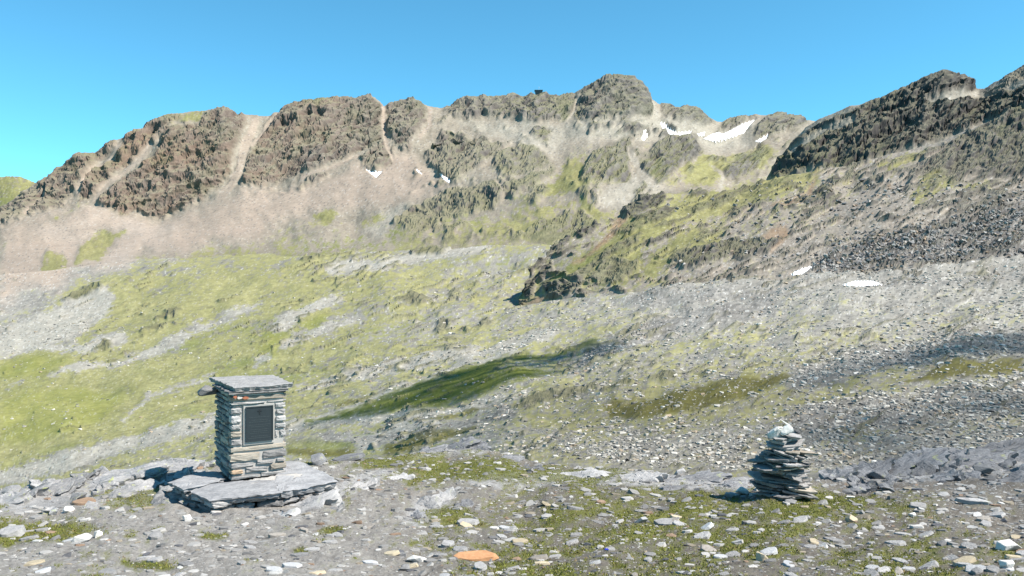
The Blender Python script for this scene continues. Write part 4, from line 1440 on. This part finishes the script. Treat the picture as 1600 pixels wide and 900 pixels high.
while zr > pz0 + 0.03:                              # worn rows of raised lettering, too small to read
    w_ = rr.uniform(0.55, 0.86) * (px1 - px0)
    bm = bmesh.new()
    x = cx - w_ / 2
    while x < cx + w_ / 2:
        l_ = rr.uniform(0.004, 0.022)
        boxbm(bm, (x, -0.0118, zr), (min(x + l_, cx + w_ / 2), -0.0097, zr + 0.0065))
        x += l_ + 0.0035
    bm_object("lettering_row", bm, M_LETTER, plq)
    zr -= rr.choice([0.019, 0.019, 0.019, 0.030])
# red-white-red trail paint on the stone under the roof
M_RED = plain_mat("red_trail_paint", (0.30, 0.11, 0.06), 0.7, 0.2, nscale=40.0, namp=0.35)
M_WHITE = plain_mat("white_trail_paint", (0.46, 0.42, 0.38), 0.8, 0.2, nscale=40.0, namp=0.2)
for nm, x0, x1, z0_, z1_, m_, sd in (("red_paint_mark", 0.012, 0.055, 236, 212, M_RED, 1), ("white_paint_mark", 0.050, 0.105, 243, 222, M_WHITE, 2), ("red_paint_mark", 0.098, 0.175, 246, 224, M_RED, 3)):
    cxx, czz = (x0 + x1) / 2, (zz(z0_) + zz(z1_)) / 2
    R_ = random.Random(sd)
    bm = bmesh.new()
    ring = []
    for i in range(14):
        a = 6.283 * i / 14
        k = R_.uniform(0.65, 1.05)
        ring.append((cxx + math.cos(a) * k * (x1 - x0) / 2, czz + math.sin(a) * k * (zz(z1_) - zz(z0_)) / 2))
    f0 = [bm.verts.new((x, -0.0215, z)) for x, z in ring]
    f1 = [bm.verts.new((x, 0.0, z)) for x, z in ring]
    bm.faces.new(f0)
    for i in range(14):
        bm.faces.new((f0[i], f0[(i + 1) % 14], f1[(i + 1) % 14], f1[i]))
    bmesh.ops.recalc_face_normals(bm, faces=list(bm.faces))
    bm_object(nm, bm, m_, pil)


# the stepped foot: three big slabs on rough stones
def slab_world(name, pts, z, thick, seed, mat, slope=(0, 0), rough=0.02, lay=4):
    L = [to_local(pix(x, y, zq)) for x, y, zq in pts]
    P3 = np.array([(p.x, p.y, p.z) for p in L])
    A_ = np.c_[P3[:, :2], np.ones(len(P3))]
    cf, *_ = np.linalg.lstsq(A_, P3[:, 2], rcond=None)
    return ragged_slab(name, [(p.x, p.y) for p in L], lambda x, y: cf[0] * x + cf[1] * y + cf[2], thick, seed, mat, pil, rough, 0.045, lay, 0.006, 0.03)


M_BASE = stone_mat("pale_base_slate", (0.145, 0.145, 0.15), (0.33, 0.325, 0.325), 6.0, streak=2.0, layer=6.0, vary=0.08, bstr=0.5)
slab_world("base_slab", [(297, 766, -1.97), (327, 781, -1.99), (380, 776, -1.99), (441, 769, -1.985), (452, 757, -1.96), (420, 748, -1.95), (363, 751, -1.95), (330, 756, -1.96)], -1.96, 0.055, 21, M_BASE, rough=0.014)
slab_world("base_slab", [(262, 753, -1.95), (286, 764, -1.95), (318, 758, -1.95), (352, 747, -1.95), (340, 736, -1.95), (312, 737, -1.95)], -1.95, 0.05, 22, M_BASE, rough=0.012)
slab_world("base_slab", [(438, 768, -1.985), (480, 762, -2.0), (528, 753, -2.02), (515, 741, -1.99), (495, 731, -1.955), (470, 720, -1.93), (440, 722, -1.93), (428, 750, -1.94)], -1.95, 0.085, 23, M_BASE, rough=0.014)
ragged_slab("cement_smear", [(0.02, -0.16), (0.30, -0.10), (0.62, -0.05), (0.70, -0.14), (0.50, -0.24), (0.30, -0.22), (0.12, -0.26)], lambda x, y: 0.012 - 0.035 * abs(y + 0.12), 0.03, 24, M_MORTAR, pil, 0.03, 0.03, 2, 0.006, 0.0)
rr = random.Random(91)
cnt = 0
for (xa, ya, xb, yb, dep) in ((-0.29, -0.51, 0.36, -0.585, 0.22), (-0.55, 0.20, -0.31, -0.50, 0.22), (0.36, -0.58, 0.93, -0.36, 0.22)):
    d_ = Vector((xb - xa, yb - ya, 0))
    L_ = d_.length
    d_.normalize()
    for lev in range(3):
        p = rr.uniform(-0.04, 0.02)
        while p < L_ - 0.03:
            l_ = rr.uniform(0.12, 0.28)
            o = block("stone", (0, 0, -0.09 - 0.075 * lev), (l_, dep, -0.02 - 0.075 * lev), 700 + cnt, rr.choice([M_MASON, M_SLATE, M_SLATE_DARK]), pil, 0.016, 3)
            o.location = (xa + d_.x * p, ya + d_.y * p, rr.uniform(-0.006, 0.006) - 0.02)
            o.rotation_euler = (rr.uniform(-0.08, 0.08), rr.uniform(-0.06, 0.06), math.atan2(d_.y, d_.x) + rr.uniform(-0.1, 0.1))
            p += l_ + 0.01
            cnt += 1
o = block("mortar_core", (-0.30, -0.22, -0.30), (0.66, 0.80, -0.052), 801, M_SLATE_DARK, pil, 0.02, 3)
o.name = "base_core"

# ------------------------------------------------------------------ cairn
cn = empty("cairn", tuple(CAIRN_POS), 0.0)
tag(cn, "waist-high cairn of stacked flat dark slates topped with white stones", "cairn")
rr = random.Random(16)
unit_c = CAIRN_POS.y / F
prof = [(0.0, -48, 52), (0.08, -48, 50), (0.18, -50, 44), (0.28, -44, 46), (0.38, -44, 42), (0.48, -46, 46), (0.58, -38, 46), (0.68, -31, 38), (0.78, -28, 30), (0.86, -22, 24), (0.92, -18, 20)]
HC = 108 * unit_c
z = -0.02
k = 0
while z < HC * 0.86:
    f = z / HC
    xl = np.interp(f, [p[0] for p in prof], [p[1] for p in prof]) * unit_c
    xr = np.interp(f, [p[0] for p in prof], [p[2] for p in prof]) * unit_c
    th_ = rr.uniform(0.016, 0.036)
    cxm, wid_ = (xl + xr) / 2, xr - xl
    parts = rr.choice([1, 2, 2, 3, 3])
    for s_ in range(parts):
        w_ = wid_ * (rr.uniform(0.92, 1.08) if parts == 1 else rr.uniform(0.42, 0.74))
        dpt = wid_ * rr.uniform(0.55, 0.8)
        if parts == 1:
            ox, oy = 0, 0
        else:
            a = 6.283 * s_ / parts + rr.uniform(0, 0.9) + k
            ox, oy = math.cos(a) * wid_ * 0.20, math.sin(a) * wid_ * 0.20
        nn = rr.choice([4, 5, 5, 6])
        outl = []
        a0 = rr.random() * 6.28
        for i in range(nn):
            a = a0 + 6.283 * (i + rr.uniform(-0.3, 0.3)) / nn
            e = rr.uniform(0.75, 1.2)
            outl.append((math.cos(a) * w_ / 2 * e, math.sin(a) * dpt / 2 * e))
        tx, ty = rr.uniform(-0.2, 0.2), rr.uniform(-0.12, 0.12)
        o = ragged_slab("stone", outl, lambda x, y, tx=tx, ty=ty: tx * x + ty * y, th_ * rr.uniform(0.8, 1.15), 900 + k, rr.choice([M_SLATE_DARK, M_MASON, M_SLATE, M_MASON, M_MASON_TAN] if f < 0.6 else [M_MASON, M_SLATE, M_MASON_PALE, M_MASON_TAN, M_MASON_PALE]), cn, 0.012, 0.05, 2, 0.003, 0.012)
        o.location = (cxm + ox + rr.uniform(-0.04, 0.04), oy + rr.uniform(-0.03, 0.03), z + th_ + rr.uniform(-0.004, 0.006))
        k += 1
    z += th_ * 0.93
for (dx, dy, dz, sx, sy, sz_, m_, lb) in ((-8, -0.02, 0.90, 30, 28, 28, M_QUARTZ, "white quartz lump on top"), (6, -0.06, 0.93, 22, 20, 30, M_QUARTZ, "upright pale stone on the very top"), (17, 0.0, 0.82, 20, 20, 12, M_SLATE, None), (38, 0.02, 0.66, 24, 20, 14, M_QUARTZ, "white quartz stone on the right shoulder")):
    me = boulder_mesh(50 + k, sx * unit_c, sy * unit_c, sz_ * unit_c, m_, 20, 0.08)
    o = link(bpy.data.objects.new("stone", me), cn)
    o.location = (dx * unit_c, dy, dz * HC)
    if lb:
        o["label"] = lb
    k += 1

# ------------------------------------------------------------------ bedrock outcrops
def outcrop(label, slabs, seed, group="bedrock slabs breaking through the ground", mat=None):
    R_ = random.Random(seed)
    x0, y0 = slabs[0][0], slabs[0][1]
    root = empty("rock_outcrop", tuple(at("ground", x0, y0)), 0)
    tag(root, label, "rock outcrop", group)
    for k, (x, y, w, dep, yaw, tilt, up) in enumerate(slabs):
        if y == 0:
            y = crest(x)[0] + R_.uniform(2, 34)
        p = at("ground", x, y)
        u_ = p.y / F
        L = w * u_
        nn = R_.choice([4, 5, 5, 6])
        a0 = R_.random() * 6.28
        outl = []
        for i in range(nn):
            a = a0 + 6.283 * (i + R_.uniform(-0.3, 0.3)) / nn
            e = R_.uniform(0.8, 1.2)
            outl.append((math.cos(a) * L / 2 * e, math.sin(a) * dep / 2 * e))
        o = ragged_slab("slab", outl, lambda x_, y_, L=L, k=k: 0.015 * math.sin(7 * x_ / max(L, .2) + 3 * k), 0.10 + 0.1 * L, seed * 50 + k, mat or R_.choice([M_BEDROCK, M_BEDROCK, M_SLATE]), root, 0.04, 0.045, 4, 0.014, 0.03)
        o.location = (p.x - root.location.x, p.y - root.location.y, p.z - root.location.z + up * 0.75)
        o.rotation_euler = (tilt[0] + R_.uniform(-0.1, 0.12), tilt[1] * 1.4 + R_.uniform(-0.12, 0.08), yaw + R_.uniform(-0.2, 0.2))


D = math.radians
RO = random.Random(4)
M_LICHEN = stone_mat("lichened_slate", (0.13, 0.128, 0.13), (0.34, 0.33, 0.32), 6.0, streak=2.5, lichen=0.7, vary=0.3, layer=4.0, bstr=0.8)
outcrop("lichen-spotted bedrock outcrop left of the memorial pillar", [
    (150, 760, 90, 0.45, D(15), (D(10), D(-8)), 0.06), (95, 765, 80, 0.4, D(20), (D(14), D(-10)), 0.05), (200, 745, 110, 0.5, D(8), (D(8), D(-5)), 0.07), (270, 733, 130, 0.5, D(4), (D(6), D(-3)), 0.06), (45, 775, 70, 0.35, D(22), (D(14), D(-12)), 0.05),
    (225, 765, 80, 0.4, D(18), (D(16), D(-10)), 0.05), (10, 785, 60, 0.35, D(25), (D(12), D(-10)), 0.03), (185, 775, 55, 0.3, D(30), (D(12), D(-10)), 0.04), (320, 728, 60, 0.4, D(-5), (D(5), D(0)), 0.05), (255, 790, 50, 0.35, D(40), (D(16), D(-14)), 0.03), (130, 745, 60, 0.35, D(12), (D(8), D(-4)), 0.05)] + [(RO.uniform(0, 320), RO.uniform(738, 800), RO.uniform(18, 48), RO.uniform(0.10, 0.24), D(RO.uniform(-20, 60)), (D(RO.uniform(2, 24)), D(RO.uniform(-22, 8))), RO.uniform(0.03, 0.09)) for _ in range(34)], 3, mat=M_LICHEN)
outcrop("blue-grey bedrock ridge on the crest behind the middle of the foreground", [
    (712, 700, 70, 0.55, D(12), (D(8), D(-10)), 0.08), (675, 706, 60, 0.4, D(14), (D(10), D(-10)), 0.04), (745, 701, 40, 0.4, D(5), (D(8), D(-4)), 0.06), (800, 722, 60, 0.35, D(-4), (D(6), D(2)), 0.03)], 5)
outcrop("ribbed grey slab with yellow lichen in the middle of the gravel", [
    (665, 790, 62, 0.30, D(38), (D(16), D(-16)), 0.03), (690, 780, 50, 0.25, D(40), (D(18), D(-16)), 0.04), (645, 806, 44, 0.22, D(36), (D(14), D(-14)), 0.02), (725, 790, 40, 0.2, D(35), (D(12), D(-12)), 0.02)], 7)
outcrop("long pale bedrock strips slanting up right of the pillar's foot", [
    (480, 790, 110, 0.30, D(24), (D(8), D(-12)), 0.015), (560, 763, 90, 0.28, D(24), (D(8), D(-12)), 0.015), (440, 806, 60, 0.25, D(26), (D(8), D(-12)), 0.01), (615, 747, 70, 0.25, D(20), (D(8), D(-8)), 0.02), (520, 800, 60, 0.16, D(25), (D(8), D(-12)), 0.005)], 9, mat=M_SLATE)
outcrop("low grey bedrock slabs in front of the rubble mound left of the cairn", [
    (905, 742, 90, 0.4, D(-6), (D(8), D(-4)), 0.03), (1000, 752, 100, 0.45, D(4), (D(8), D(-6)), 0.04), (1090, 750, 110, 0.5, D(8), (D(8), D(-8)), 0.04), (1150, 757, 60, 0.3, D(5), (D(8), D(-8)), 0.03), (830, 733, 70, 0.35, D(-8), (D(6), D(3)), 0.02), (1045, 765, 60, 0.3, D(0), (D(8), D(-4)), 0.02)], 11)
outcrop("broad blue-grey bedrock ribs rising towards the right edge", [
    (1310, 745, 70, 0.4, D(20), (D(10), D(-14)), 0.05), (1370, 728, 110, 0.5, D(22), (D(12), D(-14)), 0.10), (1430, 715, 130, 0.6, D(18), (D(12), D(-12)), 0.13), (1500, 704, 150, 0.7, D(15), (D(10), D(-10)), 0.15), (1575, 695, 150, 0.7, D(12), (D(10), D(-8)), 0.16), (1450, 735, 110, 0.4, D(20), (D(14), D(-14)), 0.06), (1400, 742, 80, 0.35, D(20), (D(14), D(-14)), 0.05),
    (1540, 725, 120, 0.5, D(14), (D(12), D(-10)), 0.08), (1600, 720, 90, 0.5, D(10), (D(10), D(-8)), 0.08), (1340, 737, 60, 0.35, D(22), (D(12), D(-14)), 0.07), (1590, 755, 90, 0.4, D(12), (D(8), D(-6)), 0.03)] + [(RO.uniform(1290, 1600), 0, RO.uniform(20, 60), RO.uniform(0.12, 0.3), D(RO.uniform(-10, 40)), (D(RO.uniform(4, 20)), D(RO.uniform(-22, 4))), RO.uniform(0.02, 0.10)) for _ in range(26)], 13, mat=M_BEDROCK)

# ------------------------------------------------------------------ single rocks one can point to
def rock(x, y, w, hgt, dep, mat, label, seed, yaw=0.0, tilt=(0, 0), sink=0.25, cat="rock", slab=False, name="rock"):
    p = at("ground", x, y)
    u_ = p.y / F
    if slab:
        me = hull_mesh(name, slate_points(random.Random(seed), 9, 1.0, 1.0), mat, 0.02)
        me.transform(Matrix.Diagonal((w * u_, dep, hgt * u_, 1)))
    else:
        me = boulder_mesh(seed, w * u_, dep, hgt * u_, mat, 20, 0.035)
    o = link(bpy.data.objects.new(name, me))
    o.location = (p.x, p.y, p.z + hgt * u_ * (0.5 - sink))
    o.rotation_euler = (tilt[0], tilt[1], yaw)
    tag(o, label, cat)
    return o


rock(740, 871, 80, 10, 0.17, M_ORANGE, "flat rust-orange stone slab lying in the gravel at the bottom", 1, D(6), (D(9), 0), 0.2, "stone slab", True, "stone_slab")
rock(1043, 818, 44, 9, 0.17, M_SLATE, "large smooth pale grey slab left of the cairn's front", 2, D(-22), (D(8), 0), 0.3, "stone slab", True, "stone_slab")
rock(1330, 815, 24, 13, 0.09, M_TAN, "tan angular stone with a dark shadow below right of the cairn", 3, 0.2, (D(18), D(10)), 0.2)
rock(1190, 874, 26, 20, 0.10, M_TAN, "rounded tan stone at the bottom below the cairn", 4)
rock(1159, 771, 22, 17, 0.13, M_QUARTZ, "white quartz stone beside the cairn's left foot", 5)
rock(1140, 776, 18, 12, 0.1, M_SLATE, "small pale grey stone next to the white quartz by the cairn", 6)
rock(1063, 741, 20, 16, 0.12, M_SLATE, "upright wedge of pale grey rock left behind the cairn", 7, 0.4, (0, D(-25)))
rock(1371, 746, 30, 22, 0.2, M_BEDROCK, "tilted blue-grey boulder right of the cairn", 8, 0.3, (D(12), D(20)))
rock(1435, 796, 34, 8, 0.16, M_SLATE, "diamond-shaped pale slab flat in the moss right of the cairn", 9, D(-12), (D(8), 0), 0.2, "stone slab", True, "stone_slab")
rock(1522, 790, 52, 9, 0.10, M_SLATE, "long narrow grey slab pointing down right near the right edge", 10, D(-32), (D(8), 0), 0.2, "stone slab", True, "stone_slab")
rock(1578, 863, 44, 22, 0.16, M_QUARTZ, "white and blue-grey quartz lump at the bottom right edge", 11)
rock(1576, 895, 26, 24, 0.12, M_QUARTZ, "pale quartz stone in the bottom right corner", 12)
rock(1425, 808, 13, 10, 0.06, M_QUARTZ, "small round white stone in moss right of the cairn", 13)
rock(1535, 738, 40, 26, 0.25, M_SLATE_DARK, "dark split boulder under the bedrock ribs at right", 14)
rock(1470, 748, 40, 14, 0.2, M_SLATE_DARK, "low dark boulder in front of the bedrock ribs", 15)
rock(1511, 722, 7, 26, 0.05, M_SLATE_DARK, "thin upright dark stone standing on the bedrock ribs", 16, 0, (0, D(6)), 0.05)
rock(292, 816, 15, 15, 0.10, M_QUARTZ, "small white cube-like stone at the pillar's shaded foot", 17)
rock(133, 787, 40, 6, 0.22, M_BROWN, "thin brown slab among the lichen-spotted outcrop", 18, 0.1, (D(6), 0), 0.0, "stone slab", True, "stone_slab")
rock(107, 799, 18, 13, 0.10, M_QUARTZ, "white block beside the thin brown slab at left", 19)
rock(128, 845, 34, 17, 0.16, M_QUARTZ, "broad whitish stone in the gravel at the left", 20)
rock(153, 840, 18, 14, 0.1, M_QUARTZ, "small whitish stone right of the broad whitish one", 21)
rock(20, 830, 50, 12, 0.2, M_SLATE, "grey slab at the left edge beside moss", 22, 0.3, (D(8), D(-6)), 0.2, "stone slab", True, "stone_slab")
rock(242, 845, 26, 10, 0.12, M_SLATE, "pale flat stone in the gravel below the pillar", 23, 0.2, (D(10), 0), 0.2, "stone slab", True, "stone_slab")
rock(652, 874, 34, 16, 0.14, M_QUARTZ, "crumbly white quartz lump left of the orange slab", 24)
rock(634, 886, 18, 14, 0.09, M_SLATE_DARK, "small black stone at the foot of the crumbly quartz", 25)
rock(497, 722, 34, 26, 0.3, M_BEDROCK, "pointed blue-grey rock behind the pillar's right base slab", 26, 0.5, (0, D(-18)))
rock(543, 718, 60, 8, 0.25, M_BEDROCK, "long dark blue slab right of the pointed rock", 27, D(18), (D(6), D(-8)), 0.2, "stone slab", True, "stone_slab")
rock(730, 816, 40, 8, 0.14, M_SLATE, "pale angular slab in the middle of the gravel", 28, 0.15, (D(8), 0), 0.2, "stone slab", True, "stone_slab")
rock(700, 852, 24, 8, 0.12, M_SLATE, "grey stone with yellow lichen above the orange slab", 29, 0.2, (D(10), 0), 0.2, "stone slab", True, "stone_slab")
rock(750, 888, 28, 9, 0.1, M_SLATE, "pale grey slab just below the orange slab", 30, -0.3, (D(10), 0), 0.2, "stone slab", True, "stone_slab")
rock(1233, 789, 28, 12, 0.12, M_SLATE_DARK, "dark slab leaning at the cairn's front foot", 31, -0.2, (D(16), D(12)), 0.25)
rock(1326, 770, 22, 9, 0.14, M_SLATE_DARK, "dark grey stone on moss right of the cairn", 32, -0.3, (D(8), D(10)))
rock(1328, 779, 16, 10, 0.08, M_QUARTZ, "little white speckled stone right of the cairn's foot", 33)

# ------------------------------------------------------------------ one blue gentian
p = at("ground", 948, 868)
fl = empty("flower", tuple(p))
tag(fl, "single tiny deep blue gentian flower among the stones", "flower")
M_BLUE = plain_mat("gentian_blue", (0.02, 0.03, 0.50), 0.6, 0.2)
M_STEM = plain_mat("green_stem", (0.06, 0.12, 0.02), 0.7, 0.2)
bm = bmesh.new()
bmesh.ops.create_cone(bm, cap_ends=True, segments=6, radius1=0.0015, radius2=0.002, depth=0.03, matrix=Matrix.Translation((0, 0, 0.015)))
bm_object("stem", bm, M_STEM, fl)
for k in range(5):
    bm = bmesh.new()
    a = 6.283 * k / 5
    ca, sa = math.cos(a), math.sin(a)
    vs = [(0.002, 0, .03), (.010, .006, .034), (.017, 0, .033), (.010, -.006, .034)]
    up = [bm.verts.new((ca * x - sa * y, sa * x + ca * y, z)) for x, y, z in vs]
    lo = [bm.verts.new((ca * x - sa * y, sa * x + ca * y, z - 0.0012)) for x, y, z in vs]
    bm.faces.new(up)
    bm.faces.new(lo[::-1])
    for i in range(4):
        bm.faces.new((up[i], lo[i], lo[(i + 1) % 4], up[(i + 1) % 4]))
    bmesh.ops.recalc_face_normals(bm, faces=list(bm.faces))
    bm_object("petal", bm, M_BLUE, fl)

# ------------------------------------------------------------------ building on the summit ridge
sx_ = int(np.argmin(np.abs(TERR["mountain"].xs - 841)))
colz = TERR["mountain"].P[:, sx_]
kz = int(np.argmax(colz[:, 2]))
bp = Vector(tuple(float(v) for v in colz[kz]))
hb = empty("summit_building", (bp.x, bp.y - 3, bp.z + 2.2), 0)
tag(hb, "dark overhanging building on the skyline of the mountain ridge", "building")
M_DARKW = plain_mat("dark_glass_facade", (0.035, 0.045, 0.07), 0.3, 0.5, nscale=0.5, namp=0.3)
M_ROOFD = plain_mat("dark_metal_roof", (0.05, 0.055, 0.065), 0.5, 0.4)
M_MAST = plain_mat("pale_mast", (0.6, 0.6, 0.6), 0.5, 0.4)
bm = bmesh.new()
r_ = bmesh.ops.create_cube(bm, size=1.0)
for v in r_["verts"]:
    t = v.co.z + 0.5
    v.co = Vector((v.co.x * (10.0 + 2.5 * t), v.co.y * (7 + 2 * t), 1.5 + t * 7.0))
bm_object("wall", bm, M_DARKW, hb)
box_part("roof", (-6.8, -5.3, 8.52), (6.8, 5.3, 9.2), M_ROOFD, hb, 0.1)
box_part("plinth", (-3.6, -3, -8), (3.6, 3, 1.48), M_ROOFD, hb)
for k in range(6):
    box_part("window_post", (-5.5 + 2.1 * k, -4.72, 3.2), (-5.3 + 2.1 * k, -4.3, 8.4), M_ROOFD, hb)
bm = bmesh.new()
bmesh.ops.create_cone(bm, cap_ends=True, segments=8, radius1=0.18, radius2=0.10, depth=5, matrix=Matrix.Translation((0.5, 0, 11.7)))
bmesh.ops.create_icosphere(bm, subdivisions=1, radius=0.7, matrix=Matrix.Translation((0.5, 0, 14.4)))
bm_object("mast", bm, M_MAST, hb)
ter = at("mountain", 878, 150)
box_part("terrace_wall", (14, -2, -6.0), (60, -1.2, 0.4), plain_mat("pale_terrace_wall", (0.5, 0.48, 0.45), 0.9, 0.1), hb)


# ------------------------------------------------------------------ unseen small clouds, added and shaped to shade the slopes
M_CLOUD = plain_mat("white_cloud", (0.9, 0.9, 0.92), 1.0, 0.0)


def shade_cloud(sheets, poly, dist, rad, cover, seed):
    rgc = np.random.default_rng(seed)
    bmc = bmesh.new()
    bmesh.ops.create_icosphere(bmc, subdivisions=1, radius=1.0)
    me0 = bpy.data.meshes.new("puff")
    bmc.to_mesh(me0)
    bmc.free()
    lib = [arrays(me0)]
    allp = []
    for nm in sheets:
        T = TERR[nm]
        w = polymask(T.PX.ravel().astype(np.float32), T.PY.ravel().astype(np.float32), poly, 4).reshape(T.PX.shape)
        if nm == "hillside":
            w[:13] = 0
        if nm == "ground":
            w[-9:] = 0
        wa = w * cell_area(T)
        A_ = wa.sum()
        if A_ <= 0:
            continue
        n_ = int(min(900, max(4, cover * A_ * TO_SUN.z / (math.pi * rad * rad))))
        ps, _j, _i = pick_points(T, wa, n_, rgc)
        allp.append(ps)
    ps = np.concatenate(allp)
    ts = np.array(TO_SUN)
    ps = ps + ts * (dist + rgc.uniform(-0.06, 0.06, (len(ps), 1)) * dist)
    n_ = len(ps)
    fr_ = rot_frames(np.tile([0.0, 0, 1], (n_, 1)), rgc.random(n_) * 6.28, np.zeros((n_, 3)), np.zeros(n_))
    me = scatter_mesh("shade_cloud", ps, fr_, rad * rgc.uniform(0.7, 1.3, n_), np.ones((n_, 3)), lib, M_CLOUD, rgc)
    o_ = link(bpy.data.objects.new("shade_cloud", me))
    o_["kind"] = "stuff"
    o_["label"] = "small unseen patch of clouds shaped to shade the slope"


shade_cloud(["hillside"], [(470, 668), (560, 640), (700, 588), (850, 548), (935, 533), (965, 540), (950, 556), (800, 602), (690, 636), (560, 655)], 260, 0.8, 0.9, 1)
shade_cloud(["hillside"], [(1240, 600), (1380, 560), (1480, 538), (1600, 522), (1650, 515), (1650, 548), (1500, 562), (1380, 582), (1260, 607)], 260, 0.5, 1.2, 2)
shade_cloud(["hillside", "ground"], [(1250, 668), (1400, 645), (1600, 610), (1660, 600), (1660, 755), (1450, 755), (1300, 740), (1280, 700)], 260, 0.4, 0.55, 3)
